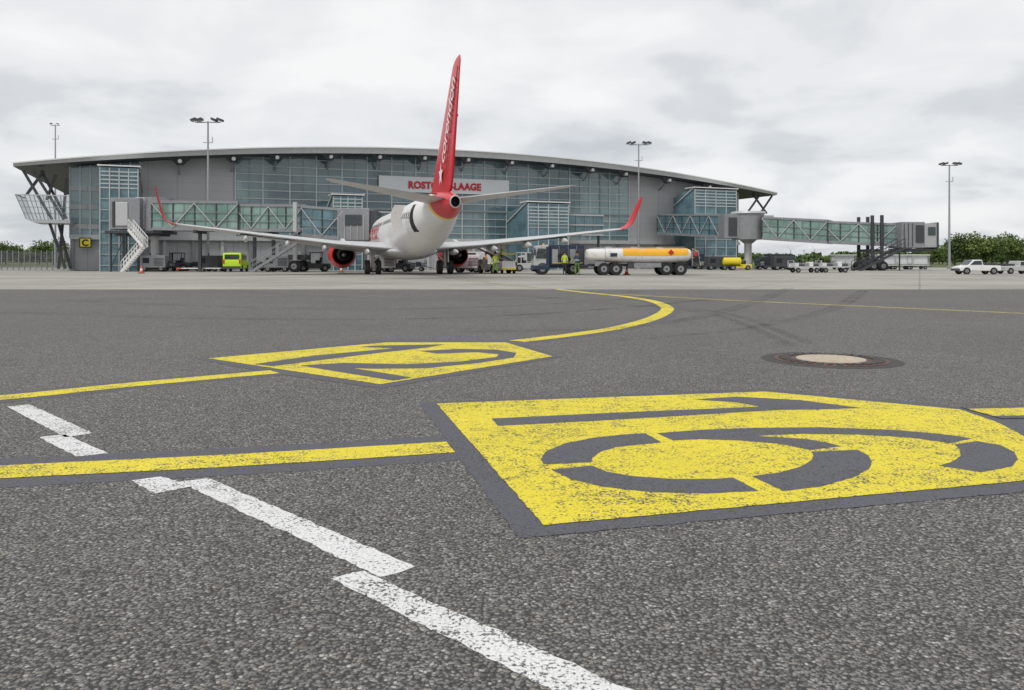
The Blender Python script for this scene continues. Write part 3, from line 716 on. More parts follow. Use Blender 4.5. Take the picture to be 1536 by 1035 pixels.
for i in range(10):
    a=math.pi/2+i*math.pi/5; r=.75 if i%2==0 else .32
    s=34.9+r*math.cos(a)*.9; z=6.3+r*math.sin(a); pts.append(S(s,fy(z)+.02,z))
mb.face(pts,MWHITE); mb.obj('tail_emblem',fin)
def fmap2(c):
    s=34.9+.53*c.x+.848*c.y; z=6.75+e1[1]*c.x-.53*c.y
    return S(s,-fy(z)-.02,z)
textmesh('corendon',1.45,.008,fmap2,MWHITE,'tail_lettering',fin,0,.92)
def bm_(s0,z0):
    def f(c):
        s=s0+c.x; z=z0+c.y; zc,hw,hh=interp(s); q=max(0,1-((z-zc)/hh)**2); return S(s,hw*math.sqrt(q)+.015,z)
    return f
textmesh('corendon',2.1,.04,bm_(6.0,3.0),MRED,'fuselage_lettering',fus,0,1.0)
textmesh('airlines',.55,.01,bm_(24.3,3.75),MRED,'fuselage_lettering',fus,0,1.0)
for i in range(38):
    s=6.2+i*.66
    if 15.9<s<16.3: continue
    zc,hw,hh=interp(s)
    vs=[]
    for k in range(10):
        a=2*math.pi*k/10; z=4.15+.2*math.sin(a); vs.append(S(s+.13*math.cos(a),hw*math.sqrt(max(0,1-((z-zc)/hh)**2))+.012,z))
    mb=MB(); mb.face(vs,MDARK); mb.obj('cabin_window',fus)
def surf(s,z,off=0):
    zc,hw,hh=interp(s); return S(s,(hw)*math.sqrt(max(0,1-((z-zc)/hh)**2))+off,z)
mb=MB(); vs=[];fs=[]
for i in range(7):
    z=2.95+i*.3; vs+=[surf(30.3,z,.012),surf(31.15,z,.012)]
    if i: fs.append((2*i-2,2*i-1,2*i+1,2*i))
mb.add(vs,fs,MDARK); mb.obj('rear_doorway',fus)
mb=MB(); rr=[]
for i in range(7):
    z=2.95+i*.3; base=surf(30.4,z).y
    rr.append([S(29.7,base+.45,z),S(29.85,base+1.2,z),S(29.95,base+1.2,z),S(29.8,base+.45,z)])
mb.loft(rr,MWHITE,True,True,False); mb.beam(S(30.35,1.5,3.9),S(29.9,2.0,3.9),.1,.1,MSTEEL); mb.obj('rear_door',fus)
mb=MB(); mb.cyl(S(34.6,0,5.15),S(34.6,0,5.15)+Vector((0,.9,0)),.05,.03,MDG,8); mb.obj('tail_antenna',fus)
# ------------------------------------------------------------ vehicles
def wheels(root,xs,ys,r,w):
    for x in xs:
        for y in ys:
            m_=MB(); wheelmb(m_,(x,y,r),r,w,(0,1,0)); m_.obj('wheel',root)
t=thing('fuel_truck',(WX(838,62),62,0),R(183),'dark low-cab refuelling truck with pump cabinet beside the aircraft','truck')
mb=MB()
mb.prism([(.9,-1.1,.45),(2.0,-1.1,.45),(2.05,-1.1,1.15),(1.85,-1.1,2.2),(.9,-1.1,2.3)],(0,2.2,0),MLG); mb.box((1.45,0,.55),(1.3,2.26,.35),MBLUE); mb.box((.95,0,1.4),(.3,2.24,1.5),MBLUE); mb.obj('cab',t,.05)
mb=MB(); mb.prism([(2.06,-.95,1.2),(1.89,-.95,2.05),(1.89,.95,2.05),(2.06,.95,1.2)],(.02,0,0),MGL); mb.obj('windscreen',t)
for s_ in(1,-1):
    mb=MB(); mb.prism([(1.05,s_*1.125,1.25),(1.85,s_*1.125,1.25),(1.72,s_*1.125,2.0),(1.05,s_*1.125,2.0)],(0,s_*.02,0),MGL); mb.obj('side_window',t)
    mb=MB(); mb.box((1.95,s_*1.3,1.7),(.12,.2,.45),MDG); mb.beam((1.9,s_*1.1,1.9),(1.95,s_*1.3,1.85),.04,.04,MDG); mb.obj('mirror',t)
mb=MB(); mb.box((-.1,0,.65),(4.2,1.0,.25),MDG); mb.obj('chassis',t)
mb=MB(); mb.box((-.55,0,1.5),(2.6,2.2,1.55),MBLUE); 
for x,mt in((-1.55,MDG),(-.95,MGREY),(-.2,MDG),(.4,MSTEEL)): mb.box((x,1.12,1.4),(.45,.06,1.1),mt)
for x in(-1.25,-.6,.1): mb.beam((x,1.16,.8),(x,1.16,2.2),.04,.04,MSTEEL)
mb.obj('pump_cabinet',t,.03)
mb=MB()
for k in range(4): mb.cyl((-.9+k*.3,1.2,1.05+.12*k),(-.9+k*.3,1.34,1.05+.12*k),.2,.2,MBLK if k%2 else MRIM,12)
mb.beam((-1.7,1.25,.9),(.6,1.25,.9),.05,.05,MYP); mb.obj('hose_reel',t)
mb=MB(); mb.cyl((1.2,.3,2.27),(1.2,.3,2.42),.08,.07,MORG,10); mb.obj('beacon',t)
wheels(t,(1.35,-1.0),(-.95,.95),.48,.3)
t=thing('tank_trailer',(WX(963,59.5),59.5,0),R(182),'white tank trailer with broad amber side band and hose rack','trailer')
def tsec(x,hw,zc,hh,n_=3.0,N_=32,off=0):
    out=[]
    for i in range(N_):
        a=2*math.pi*i/N_; c_,s_=math.cos(a),math.sin(a)
        out.append(Vector((x,(hw+off)*math.copysign(abs(c_)**(2/n_),c_),zc+(hh+off)*math.copysign(abs(s_)**(2/n_),s_))))
    return out
MTK=M('tank_white_paint',(.74,.73,.70),.6,0,.08,.8,.3,.3)
TK=[(4.15,.75,1.55,.22),(4.1,1.0,1.53,.38),(3.9,1.12,1.5,.46),(1.6,1.15,1.45,.55),(-1.5,1.15,1.43,.57),(-3.2,1.13,1.5,.50),(-3.45,.95,1.53,.38)]
mb=MB(); mb.loft([tsec(*q) for q in TK],MTK); tk=mb.obj('tank',t)
aa=[tsec(*TK[3],off=.015),tsec(*TK[4],off=.015),tsec(*TK[5],off=.015)]
m_=MB(); m_.loft([[a[i%32] for i in range(0,7)] for a in aa],MORG,False,False,True,False); m_.obj('amber_panel',tk)
mb=MB(); mb.box((-1.9,1.19,1.68),(.32,.02,.32),MRED,ry=R(45)); mb.obj('hazard_diamond',tk)
mb=MB(); mb.box((2.3,1.175,1.5),(.5,.02,.26),MBLUE); mb.obj('company_plate',tk)
for x in(2.9,.2):
    mb=MB(); rr=[tsec(x-.03,1.155,1.46,.565 if x<1 else .53),tsec(x+.03,1.155,1.46,.565 if x<1 else .53)]; mb.loft(rr,MLG,False,False); mb.obj('tank_band',tk)
mb=MB(); mb.box((0,0,.75),(8.0,.9,.2),MDG); mb.box((-.2,1.02,.75),(2.0,.2,.32),MGREY); mb.box((4.4,0,.7),(1.2,.12,.1),MDG); mb.box((3.3,.9,.85),(.7,.3,.35),MGREY); mb.box((1.0,.95,.7),(.5,.3,.4),MDG); mb.obj('chassis',t)
mb=MB()
for s_ in(-.5,.5): mb.beam((3.6,s_,2.02),(-3.1,s_,2.08),.04,.04,MSTEEL)
for x in(2.5,.6,-1.3): mb.cyl((x,0,1.9),(x,0,2.1),.28,.25,MLG,14)
for x in(3.4,1.2,-1,-3): mb.beam((x,-.5,1.98),(x,.5,1.98),.04,.06,MSTEEL)
mb.obj('catwalk_railing',t)
mb=MB(); mb.box((-3.8,0,.85),(.6,2.0,.4),MDG)
for y in(-1.0,1.0):
    mb.beam((-3.5,y,.7),(-3.55,y,2.0),.045,.045,MSTEEL); mb.beam((-4.1,y,.7),(-3.95,y,1.75),.045,.045,MSTEEL); mb.beam((-3.5,y,1.95),(-3.95,y,1.75),.045,.045,MORG); mb.beam((-3.5,y,1.3),(-4.1,y,1.3),.04,.04,MORG)
mb.beam((-3.95,-1.0,1.75),(-3.95,1.0,1.75),.045,.045,MSTEEL)
mb.box((-4.1,.5,.85),(.25,.5,.3),MYP); mb.cyl((-3.8,1.0,1.2),(-3.8,1.1,1.2),.2,.2,MBLK,14); mb.cyl((-3.75,.95,1.55),(-3.75,1.05,1.55),.15,.15,MRED,14); mb.obj('rear_hose_rack',t)
wheels(t,(3.0,2.1,-1.6,-2.65),(-.9,.9),.47,.34)
def tug(name,px,d,rz,body,lab,cab=True,sc_=1.0,grp=None,ch=1.86):
    t=thing(name,(WX(px,d),d,0),rz,lab,'airport tractor',grp)
    m_=MB(); m_.prism([(-1.6,-.75,.3),(1.5,-.75,.3),(1.6,-.75,.6),(1.5,-.75,.95),(.3,-.75,1.0),(.3,-.75,.85),(-1.6,-.75,.8)],(0,1.5,0),body); m_.box((1.62,0,.45),(.12,1.4,.25),MDG); m_.box((-1.65,0,.5),(.15,.3,.15),MDG); m_.obj('body',t,.05)
    if cab:
        m_=MB(); m_.box((-.25,0,ch+.02),(1.3,1.4,.09),body)
        for x,y in((-.85,-.65),(-.85,.65),(.35,-.65),(.35,.65)): m_.beam((x,y,.8),(x*.95,y,ch),.07,.07,body)
        m_.obj('cab_frame',t)
        m_=MB(); m_.box((.38,0,(1+ch)/2),(.03,1.2,ch-1.05),MGL); m_.obj('windscreen',t)
    m_=MB(); m_.box((-.5,0,.98),(.5,1.1,.3),MBLK); m_.box((-.72,0,1.2),(.12,1.1,.4),MBLK); m_.obj('seat',t)
    for y in(-.5,.5): m_=MB(); m_.cyl((1.5,y,.75),(1.62,y,.75),.11,.11,MLAMP,12); m_.obj('headlight',t)
    wheels(t,(1.05,-1.05),(-.68,.68),.36,.24)
    if sc_!=1: t.scale=(sc_,)*3
    return t
# low pickup style service vehicles at the apron edge
def pickup(px,d,rz,mt,lab,k=1.0):
    t=thing('service_pickup',(WX(px,d),d,0),rz,lab,'pickup')
    m_=MB(); m_.prism([(-1.7,-.75,.3),(1.65,-.75,.3),(1.7,-.75,.62),(1.0,-.75,.78),(.55,-.75,1.22),(-.15,-.75,1.25),(-.25,-.75,.78),(-1.7,-.75,.75)],(0,1.5,0),mt); m_.obj('body',t,.06)
    for s_ in(1,-1):
        m_=MB(); m_.prism([(.85,s_*.757,.82),(.5,s_*.757,1.15),(-.08,s_*.757,1.17),(-.12,s_*.757,.82)],(0,s_*.01,0),MGL); m_.obj('side_window',t)
    m_=MB(); m_.prism([(.97,-.6,.84),(.6,-.6,1.2),(.6,.6,1.2),(.97,.6,.84)],(.03,0,.02),MGL); m_.obj('windscreen',t)
    m_=MB(); m_.box((1.72,0,.4),(.1,1.4,.16),MDG); m_.obj('bumper',t)
    m_=MB(); m_.box((-1.0,0,.85),(.9,1.1,.25),MDG); m_.obj('cargo',t)
    wheels(t,(1.1,-1.1),(-.68,.68),.3,.18); t.scale=(k,)*3
pickup(1464,63,R(176),MWHITE,'small low white service pickup parked on the apron',.92)
pickup(1524,65,R(6),MLG,'small pale grey service pickup parked at apron edge',.85)
tug('baggage_tractor',1110,93,R(170),MYP,'low yellow ground tractor parked beneath boarding bridge',False,.8)
tug('baggage_tractor',712,76,R(140),MWHITE,'white ground tractor beneath the aircraft fuselage')
tug('baggage_tractor',470,79,R(200),MDG,'dark aircraft tractor beside boarding bridge wheels')
tug('baggage_tractor',790,80,R(20),MLG,'light grey tractor near the terminal doors')
tug('baggage_tractor',262,83,R(190),MDG,'dark tractor parked in shade under boarding bridge')
tug('baggage_tractor',596,78,R(170),MDG,'dark tractor parked beneath the fuselage')
def cart(name,lab,px,d,rz,covered,grp,mt=MLG,load=None):
    t=thing(name,(WX(px,d),d,0),rz,lab,'baggage cart',grp)
    m_=MB(); m_.box((0,0,.52),(2.6,1.4,.12),mt); m_.beam((1.3,0,.45),(2.0,0,.35),.07,.07,MDG); m_.obj('platform',t)
    m_=MB()
    for x in(-1.27,1.27):
        for y in(-.66,.66): m_.beam((x,y,.5),(x,y,1.75 if covered else 1.1),.06,.06,mt)
        m_.beam((x,-.66,1.08),(x,.66,1.08),.05,.05,mt); m_.beam((x,-.66,.85),(x,.66,.85),.05,.05,mt)
    for y in (-.66,.66): m_.beam((-1.27,y,.8),(1.27,y,.8),.04,.04,mt)
    m_.obj('rail',t)
    if load:
        m_=MB()
        for k in range(5): m_.box((-1+.5*k,random.uniform(-.2,.2),.58+.15+.05*(k%2)),(.42,random.uniform(.6,1.0),.3+.1*(k%2)),load[k%len(load)],rz=random.uniform(-.2,.2))
        m_.obj('load',t)
    if covered:
        m_=MB(); m_.box((0,0,1.8),(2.75,1.5,.1),MWHITE); m_.box((0,.1,1.2),(2.4,1.1,1.1),MPALE); m_.obj('canopy',t)
    wheels(t,(.85,-.85),(-.6,.6),.22,.14)
    return t
c1=cart('baggage_cart','low railed baggage cart with loaded equipment on concrete apron',1207,72,R(3),False,'open baggage carts in a row',MLG,[MWHITE,MDG,MGREY])
for px,d in((1250,73),): copyt(c1,(WX(px,d),d),R(random.uniform(-8,8)))
c2=cart('baggage_cart','white covered baggage cart parked in a row',1325,99,R(4),True,'covered baggage carts in a row')
for px in(1350,1374,1265): copyt(c2,(WX(px,99.5),99.5),R(random.uniform(-5,8)))
c3=cart('baggage_cart','dark loaded baggage cart standing near the terminal',285,84,R(10),False,'dark carts beside the terminal',MDG,[MDG,MGREY,MBLUE])
for px,d in((318,85),(398,83),(425,86),(244,80),(620,82),(690,86),(760,84),(1060,100),(1000,100),(1150,96)): copyt(c3,(WX(px,d),d),R(random.uniform(-30,30)))
def gpu(px,d,rz,mt,lab):
    t=thing('ground_power_unit',(WX(px,d),d,0),rz,lab,'ground power unit')
    m_=MB(); m_.box((0,0,1.0),(2.4,1.3,1.2),mt); m_.box((0,0,.4),(2.5,1.2,.12),MDG); m_.beam((1.2,0,.4),(2.0,0,.3),.08,.08,MDG); m_.obj('body',t,.06)
    m_=MB()
    for k in range(6): m_.box((-.6,.665,.65+.13*k),(.9,.03,.05),MDG)
    m_.obj('louvre',t)
    m_=MB(); m_.box((.6,.67,1.1),(.6,.04,.5),MDARK); m_.cyl((.4,0,1.6),(.4,0,1.85),.06,.06,MDG,8); m_.obj('control_panel',t)
    wheels(t,(.8,-.8),(-.55,.55),.3,.16)
for a in ((232,79,R(185),MGREY,'grey ground power unit beneath the boarding bridge'),(318,80.5,R(160),MDG,'dark ground power unit beside the bridge stair'),(415,78,R(190),MGREY,'grey ground power unit under the bridge tunnel'),(572,74,R(200),MLG,'light grey ground power unit by the fuselage'),(703,73,R(170),MWHITE,'white ground power unit beneath the aircraft wing'),(1075,94,R(180),MDG,'dark ground power unit near the bridge pillar'),(1175,92,R(175),MDG,'dark ground power unit beneath the bridge tunnel')): gpu(*a)
t=thing('belt_loader',(WX(742,68),68,0),R(120),'white belt loader raised to the aircraft hold','belt loader')
mb=MB(); mb.box((0,0,.55),(3.2,1.7,.5),MWHITE); mb.box((1.0,.6,.95),(.9,.5,.5),MLG); mb.obj('body',t,.04)
mb=MB(); mb.beam((-2.6,-.3,.75),(3.2,-.3,2.3),.8,.2,MDG); mb.beam((-2.6,.12,.9),(3.2,.12,2.45),.05,.12,MWHITE); mb.beam((-2.6,-.72,.9),(3.2,-.72,2.45),.05,.12,MWHITE); mb.obj('conveyor',t)
mb=MB(); mb.beam((.3,-.3,.7),(1.6,-.3,1.8),.1,.1,MSTEEL); mb.obj('lift_arm',t)
wheels(t,(1.1,-1.1),(-.75,.75),.34,.22)
t=thing('utility_cart',(WX(762,66),66,0),R(95),'small white canopied cart with yellow stripes near aircraft','utility cart')
mb=MB(); mb.box((0,0,.7),(1.5,1.1,.7),MWHITE); mb.box((0,0,.4),(1.6,1.2,.12),MYP); mb.box((0,0,1.62),(1.7,1.2,.08),MYP)
for x in(-.75,.75):
    for y in(-.5,.5): mb.beam((x*.95,y*.95,.9),(x*.95,y*.95,1.6),.05,.05,MDG)
mb.obj('body',t); wheels(t,(.5,-.5),(-.5,.5),.22,.14)
t=thing('service_van',(WX(354,79),79,0),R(97),'small lime green service van seen beneath boarding bridge','van')
mb=MB(); mb.prism([(-1.8,-.85,.3),(1.9,-.85,.3),(2.0,-.85,.8),(1.2,-.85,1.0),(.7,-.85,1.75),(-1.75,-.85,1.85),(-1.85,-.85,1.0)],(0,1.7,0),MLIME); mb.obj('body',t,.07)
mb=MB(); mb.box((-1.84,0,1.45),(.06,1.35,.45),MGL); mb.obj('rear_window',t)
mb=MB(); mb.box((-1.9,0,.42),(.15,1.6,.25),MDG); mb.obj('bumper',t)
for s_ in(1,-1):
    mb=MB(); mb.box((-1.86,s_*.74,1.0),(.05,.14,.4),MRED); mb.obj('tail_light',t)
    mb=MB(); mb.box((-.3,s_*.86,1.4),(1.9,.03,.45),MGL); mb.obj('side_window',t)
wheels(t,(1.25,-1.2),(-.78,.78),.32,.2)
for px,d,rz,mt,lb in ((722,88,R(60),MWHITE,'white box van parked near terminal doors'),(800,90,R(175),MLG,'grey box van parked near terminal doors'),(1160,103,R(185),MDG,'dark service van parked below the bridge'),(1030,104,R(180),MBLUE,'dark blue service van parked before the terminal')):
    t=thing('service_van',(WX(px,d),d,0),rz,lb,'van')
    mb=MB(); mb.box((-.6,0,1.15),(3.0,1.8,1.6),mt); mb.prism([(.9,-.88,.35),(2.1,-.88,.35),(2.15,-.88,.9),(1.6,-.88,1.6),(.9,-.88,1.7)],(0,1.76,0),mt); mb.obj('body',t,.05)
    mb=MB(); mb.prism([(2.13,-.75,.98),(1.66,-.75,1.55),(1.66,.75,1.55),(2.13,.75,.98)],(.04,0,.02),MGL); mb.obj('windscreen',t)
    for s_ in(1,-1):
        mb=MB(); mb.box((1.35,s_*.89,1.25),(.6,.03,.4),MGL); mb.obj('side_window',t)
    wheels(t,(1.4,-1.3),(-.8,.8),.36,.22)
# small yellow drum trailer beneath the bridge
t=thing('drum_trailer',(WX(1098,90),90,0),R(178),'small yellow tank on two-wheeled trailer beneath boarding bridge','trailer')
mb=MB(); mb.cyl((-.9,0,1.0),(.9,0,1.0),.45,.45,MYP,18); mb.cyl((-1.0,0,1.0),(-.9,0,1.0),.3,.45,MYP,18); mb.cyl((.9,0,1.0),(1.0,0,1.0),.45,.3,MYP,18); mb.obj('tank',t)
mb=MB(); mb.box((0,0,.5),(2.2,.9,.1),MDG); mb.beam((1.1,0,.5),(1.9,0,.4),.07,.07,MDG); mb.obj('chassis',t); wheels(t,(0,),(-.5,.5),.32,.18)
p=G(300,407.5); t=thing('tow_bar',(p[0],p[1],0),R(4),'long white aircraft tow bar lying on small wheels','tow bar')
mb=MB(); mb.cyl((-1.9,0,.32),(2.0,0,.32),.06,.06,MWHITE,10); mb.box((-2.0,0,.32),(.35,.5,.15),MCONE); mb.cyl((2.0,0,.32),(2.2,0,.32),.11,.11,MDG,10); mb.obj('bar',t)
wheels(t,(.3,),(-.25,.25),.16,.1)
def cone(px,py,lab,first=None):
    p=G(px,py)
    if first: return copyt(first,(p[0],p[1],0),random.random(),lab)
    t=thing('traffic_cone',(p[0],p[1],0),0,lab,'traffic cone','orange safety cones')
    m_=MB(); m_.box((0,0,.03),(.42,.42,.06),MBLK); m_.obj('base',t)
    m_=MB(); m_.cyl((0,0,.06),(0,0,.25),.17,.12,MCONE,14,False); m_.cyl((0,0,.25),(0,0,.42),.12,.08,MWHITE,14,False); m_.cyl((0,0,.42),(0,0,.65),.08,.03,MCONE,14); m_.obj('cone_body',t)
    return t
cn=cone(212,410,'orange white-banded cone beneath boarding bridge')
cone(512,408.5,'orange cone behind the engine',cn); cone(940,412.5,'orange cone before the tank trailer',cn); cone(1003,411,'orange cone beside the tank trailer',cn)
def pmat(tr,top,name):
    m,nt,N,L,B=nm(name); tc=N.new('ShaderNodeTexCoord').outputs['Object']
    sp=N.new('ShaderNodeSeparateXYZ'); L.new(tc,sp.inputs[0])
    z=sp.outputs[2]
    c=mixc(N,L,mathn(N,L,'GREATER_THAN',z,.12),(.02,.02,.02),tr)
    c=mixc(N,L,mathn(N,L,'GREATER_THAN',z,.9),c,top)
    b=mathn(N,L,'LESS_THAN',mathn(N,L,'ABSOLUTE',mathn(N,L,'SUBTRACT',z,1.12)),.035)
    c=mixc(N,L,b,c,(.7,.7,.7))
    c=mixc(N,L,mathn(N,L,'GREATER_THAN',z,1.475),c,(.45,.27,.19))
    n_=noiset(N,L,tc,9); c=mixc(N,L,mathn(N,L,'MULTIPLY',n_,.35),c,(.03,.03,.03))
    L.new(c,B.inputs['Base Color']); B.inputs['Roughness'].default_value=.85; return m
def person(px,d,z,rz,tr,top,lab,swing=.1,reach=0):
    t=thing('person',(WX(px,d),d,z),rz,lab,'person')
    V=[];E=[];Rr=[]
    def add(p,r,par=None):
        V.append(p);Rr.append(r)
        if par is not None:E.append((par,len(V)-1))
        return len(V)-1
    pel=add((0,0,.95),.145); sp1=add((0,0,1.12),.135,pel); ch=add((0,0,1.33),.155,sp1); nk=add((.01,0,1.49),.055,ch); hd=add((.02,0,1.58),.085,nk); hp=add((.01,0,1.69),.09,hd); add((.0,0,1.75),.05,hp); add((.12,0,1.61),.016,hd)
    for s_ in(1,-1):
        sh=add((0,s_*.17,1.4),.065,ch); el=add((-.03+swing*s_*.4+reach*.2,s_*.26,1.13),.045,sh); wr=add((.08+swing*s_+reach*.45,s_*.27,.90+reach*.25),.03,el); pa=add((.10+swing*s_+reach*.52,s_*.27,.84+reach*.26),.032,wr)
        bx,by,bz=V[pa]
        for k,ln in((-1.5,.07),(-.5,.085),(.5,.08),(1.5,.065)): 
            f1=add((bx+k*.016,by,bz-ln*.55),.009,pa); add((bx+k*.016+.006,by-s_*.012,bz-ln),.007,f1)
        add((bx+.045,by-s_*.02,bz-.03),.009,pa)
        hi=add((0,s_*.095,.90),.095,pel); kn=add((.03+swing*s_*.5,s_*.11,.5),.062,hi); an=add((-.02+swing*s_,s_*.115,.1),.042,kn); add((.14+swing*s_,s_*.125,.045),.04,an)
    me=bpy.data.meshes.new('body'); me.from_pydata(V,E,[]); 
    o=bpy.data.objects.new('body',me); COL.objects.link(o); o.parent=t
    md=o.modifiers.new('Skin','SKIN'); md.use_smooth_shade=True
    sv=me.skin_vertices[0].data
    for i,r in enumerate(Rr): sv[i].radius=(r,r)
    sv[0].use_root=True
    o.modifiers.new('Subdivision','SUBSURF').levels=1
    me.materials.append(pmat(tr,top,'work_clothes_and_skin'))
    m_=MB(); rr=[[Vector((.0+r*math.cos(a)*1.05,r*math.sin(a),zz)) for a in [2*math.pi*i/14 for i in range(14)]] for r,zz in((.108,1.66),(.112,1.72),(.09,1.79),(.04,1.825))]
    m_.loft(rr,MDARK,False,True); m_.obj('hair',t)
    for s_ in (1,-1):
        m_=MB(); m_.box((.1,s_*.035,1.635),(.012,.02,.012),MDARK); m_.obj('eye',t)
person(866,59.6,0,R(100),(.22,.42,.03),(.05,.08,.10),'person in lime work trousers and dark jacket facing pump cabinet',.08,.6)
person(847,60.2,0,R(60),(.03,.04,.06),(.55,.70,.04),'person in yellow safety vest standing beside the fuel truck',.05)
person(743,64.5,0,R(130),(.20,.38,.03),(.55,.70,.04),'person in lime hi-vis clothes walking by belt loader',.16)
person(752,68.5,.8,R(20),(.2,.35,.03),(.60,.72,.05),'person in yellow vest standing on belt loader',.05,.7)
person(729,72,0,R(200),(.03,.04,.06),(.7,.3,.03),'person in orange safety vest standing under tail',.1)
# ------------------------------------------------------------ fence
p0=Vector((WX(-120,92),92,0)); p1=Vector((WX(104,95),95,0))
t=thing('perimeter_fence',p0,0,'dark steel mesh perimeter fence beside the terminal','fence')
d=p1-p0
for i in range(27):
    mb=MB(); q=d*i/26; mb.beam(q,q+Vector((0,0,2.3)),.09,.09,MGREY); mb.obj('post',t)
mb=MB()
for zz in [.15+.3*i for i in range(7)]: mb.beam(Vector((0,0,zz)),d+Vector((0,0,zz)),.02,.02,MGREY)
for i in range(180): q=d*i/180; mb.beam(q+Vector((0,0,.1)),q+Vector((0,0,2.2)),.015,.015,MGREY)
mb.obj('mesh_panel',t)
# ------------------------------------------------------------ vegetation
def leafmat(name,a,b):
    m,nt,N,L,B=nm(name); tc=N.new('ShaderNodeTexCoord').outputs['Object']
    f=smooth(N,L,noiset(N,L,tc,.9,3,.7),.35,.65)
    L.new(mixc(N,L,f,a,b),B.inputs['Base Color']); B.inputs['Roughness'].default_value=.8; return m
ML=[leafmat('foliage',(.045,.08,.02),(.16,.24,.055)),leafmat('foliage_dark',(.035,.06,.02),(.10,.16,.045)),leafmat('foliage_light',(.07,.11,.025),(.22,.28,.075))]
def crown(seed,mat,hh,rw,nleaf=2200):
    rnd=random.Random(seed); mb=MB(); cl=[]
    for i in range(26):
        a=rnd.uniform(0,6.28); e=rnd.uniform(-.8,1); rr=rnd.uniform(.35,1)
        cl.append((Vector((rw*rr*math.cos(a)*math.sqrt(1-e*e*.8),rw*rr*math.sin(a)*math.sqrt(1-e*e*.8),hh*.55+hh*.38*e*rr)),rnd.uniform(.13,.24)*hh))
    for i in range(nleaf):
        c,r=rnd.choice(cl)
        d=Vector((rnd.gauss(0,1),rnd.gauss(0,1),rnd.gauss(0,1))).normalized()*r*rnd.uniform(.5,1)
        p=c+d; s_=rnd.uniform(.14,.32)
        u=Vector((rnd.gauss(0,1),rnd.gauss(0,1),rnd.gauss(0,1))).normalized(); w=u.cross(Vector((rnd.gauss(0,1),rnd.gauss(0,1),rnd.gauss(0,1)))).normalized()
        mb.add([p-u*s_,p-w*s_*.7,p+u*s_,p+w*s_*.7],[(0,1,2,3)],mat)
    return mb
def trunkmb(seed,hh):
    rnd=random.Random(seed); mb=MB(); mb.cyl((0,0,0),(.1,0,hh*.55),hh*.028,hh*.016,MBARK,8)
    for i in range(6):
        a=rnd.uniform(0,6.28); z=hh*rnd.uniform(.25,.5); mb.cyl((0,0,z),(math.cos(a)*hh*.2,math.sin(a)*hh*.2,z+hh*.22),hh*.012,hh*.005,MBARK,6)
    return mb
protos=[]
for i in range(4):
    hh=7.0+i*.6
    t=thing('tree',(0,-500,0),0,'leafy green deciduous tree at the airfield edge','tree','trees along the airfield edge')
    trunkmb(i,hh).obj('trunk',t); crown(i+10,ML[(0,2,1,0)[i]],hh,2.4+.3*i).obj('crown',t); protos.append(t)
pos=[]
px=1376
while px<1600:
    d=random.uniform(205,260); pos.append((px,d,.98 if px>1430 else .68)); px+=random.uniform(8,14)
px=1384
while px<1620: pos.append((px,random.uniform(265,290),1.05)); px+=15
px=-40
while px<95: pos.append((px,random.uniform(200,250),.78)); px+=random.uniform(9,15)
used=set()
for i,(px,d,s_) in enumerate(pos):
    k=i%4; f=s_*random.uniform(.72,1.12); loc=(WX(px,d),d,-.03)
    if k not in used and i<4:
        used.add(k); protos[k].location=loc; protos[k].scale=(f,f,f)
    else: copyt(protos[k],loc,random.uniform(0,6.28),None,(f*1.15,f*1.15,f))
rnd=random.Random(3); mb=MB()
for i in range(26000):
    x=rnd.uniform(-900,900); top=6+5*mn.noise(Vector((x*.012,0,0)))+3*mn.noise(Vector((x*.08,1,0)))
    z=rnd.uniform(0,1)**.7*max(3,top); y=620+rnd.uniform(-14,14); s_=rnd.uniform(.8,2)
    u=Vector((rnd.gauss(0,1),rnd.gauss(0,1),rnd.gauss(0,1))).normalized(); w=u.cross(Vector((rnd.gauss(0,1),rnd.gauss(0,1),rnd.gauss(0,1)))).normalized(); p=Vector((x,y,z))
    mb.add([p-u*s_,p-w*s_,p+u*s_,p+w*s_],[(0,1,2,3)],ML[i%2])
mb.obj('distant_forest',kind='stuff',label='distant dark green tree line along the horizon',category='forest')
for px in(1186,1206,1222):
    d=2600; x=WX(px,d); t=thing('wind_turbine',(x,d,0),0,'distant white three-bladed wind turbine on the horizon','wind turbine','distant wind turbines')
    mb=MB(); mb.cyl((0,0,0),(0,0,36),1.6,.9,MLG,8); mb.obj('tower',t)
    mb=MB(); a0=random.random()*2
    for k in range(3): a=a0+k*2.094; mb.beam((0,-3,36),(math.cos(a)*17,-3,36+math.sin(a)*17),1.2,.5,MLG)
    mb.box((0,0,36),(2,6,2),MLG); mb.obj('rotor',t)
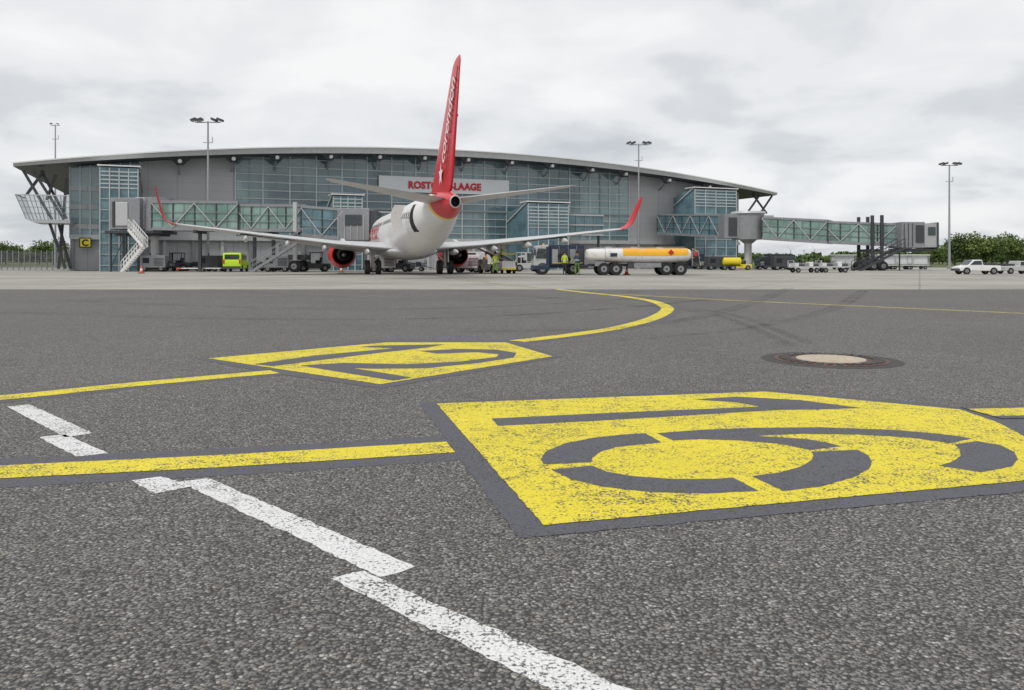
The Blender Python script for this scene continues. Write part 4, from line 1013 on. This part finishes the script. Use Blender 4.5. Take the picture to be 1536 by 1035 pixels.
# ------------------------------------------------------------ world, sun, camera
w=bpy.data.worlds.new('World'); sc.world=w; w.use_nodes=True
N=w.node_tree.nodes; L=w.node_tree.links; bg=N['Background']
sky=N.new('ShaderNodeTexSky'); sky.sky_type='NISHITA'; sky.sun_disc=False; sky.sun_elevation=R(52); sky.sun_rotation=R(215)
tc=N.new('ShaderNodeTexCoord').outputs['Generated']
sp=N.new('ShaderNodeSeparateXYZ'); L.new(tc,sp.inputs[0])
az=mathn(N,L,'ABSOLUTE',sp.outputs[2]); den=mathn(N,L,'ADD',az,.24)
cb=N.new('ShaderNodeCombineXYZ'); L.new(mathn(N,L,'DIVIDE',sp.outputs[0],den),cb.inputs[0]); L.new(mathn(N,L,'DIVIDE',sp.outputs[1],den),cb.inputs[1])
mp=N.new('ShaderNodeMapping'); mp.inputs['Location'].default_value=(5.1,2.3,0); L.new(cb.outputs[0],mp.inputs[0])
def cn_(scale,det,rough,dist):
    n=N.new('ShaderNodeTexNoise'); n.inputs['Scale'].default_value=scale; n.inputs['Detail'].default_value=det; n.inputs['Roughness'].default_value=rough; n.inputs['Distortion'].default_value=dist
    L.new(mp.outputs[0],n.inputs['Vector']); return n.outputs['Fac']
n1=cn_(2.0,7,.5,.25); n2=cn_(.75,3,.5,0)
f=mathn(N,L,'ADD',mathn(N,L,'MULTIPLY',n1,.55),mathn(N,L,'MULTIPLY',n2,.45))
cr=N.new('ShaderNodeValToRGB'); cr.color_ramp.interpolation='EASE'; e=cr.color_ramp.elements
e[0].position=.36; e[0].color=(.56,.585,.62,1); e[1].position=.60; e[1].color=(.92,.92,.915,1)
x=e.new(.44); x.color=(.68,.70,.725,1); x=e.new(.50); x.color=(.81,.82,.83,1)
L.new(f,cr.inputs[0])
low=smooth(N,L,az,.22,.03)
lowc=mixc(N,L,mathn(N,L,'MULTIPLY',low,.45),cr.outputs[0],mixc(N,L,smooth(N,L,n1,.4,.62),(.52,.56,.61),(.80,.82,.84)))
skm=N.new('ShaderNodeVectorMath'); skm.operation='SCALE'; L.new(sky.outputs[0],skm.inputs[0]); skm.inputs['Scale'].default_value=.12
c=mixc(N,L,.95,skm.outputs[0],lowc)
L.new(c,bg.inputs[0]); bg.inputs[1].default_value=1.04
sl=bpy.data.lights.new('sun','SUN'); sl.energy=1.5; sl.angle=R(14); sl.color=(1,.97,.93)
so=bpy.data.objects.new('sun',sl); COL.objects.link(so); so.rotation_euler=(R(38),0,R(-35))
cam=bpy.data.cameras.new('camera'); co=bpy.data.objects.new('camera',cam); COL.objects.link(co)
co.location=(0,0,H); co.rotation_euler=(R(90),0,0); cam.sensor_width=36; cam.lens=36*F/1536; cam.shift_y=-(517.5-HY)/1536; cam.clip_end=9000; cam.clip_start=.05
sc.camera=co
sc.view_settings.view_transform='Standard'; sc.view_settings.look='None'; sc.view_settings.exposure=0
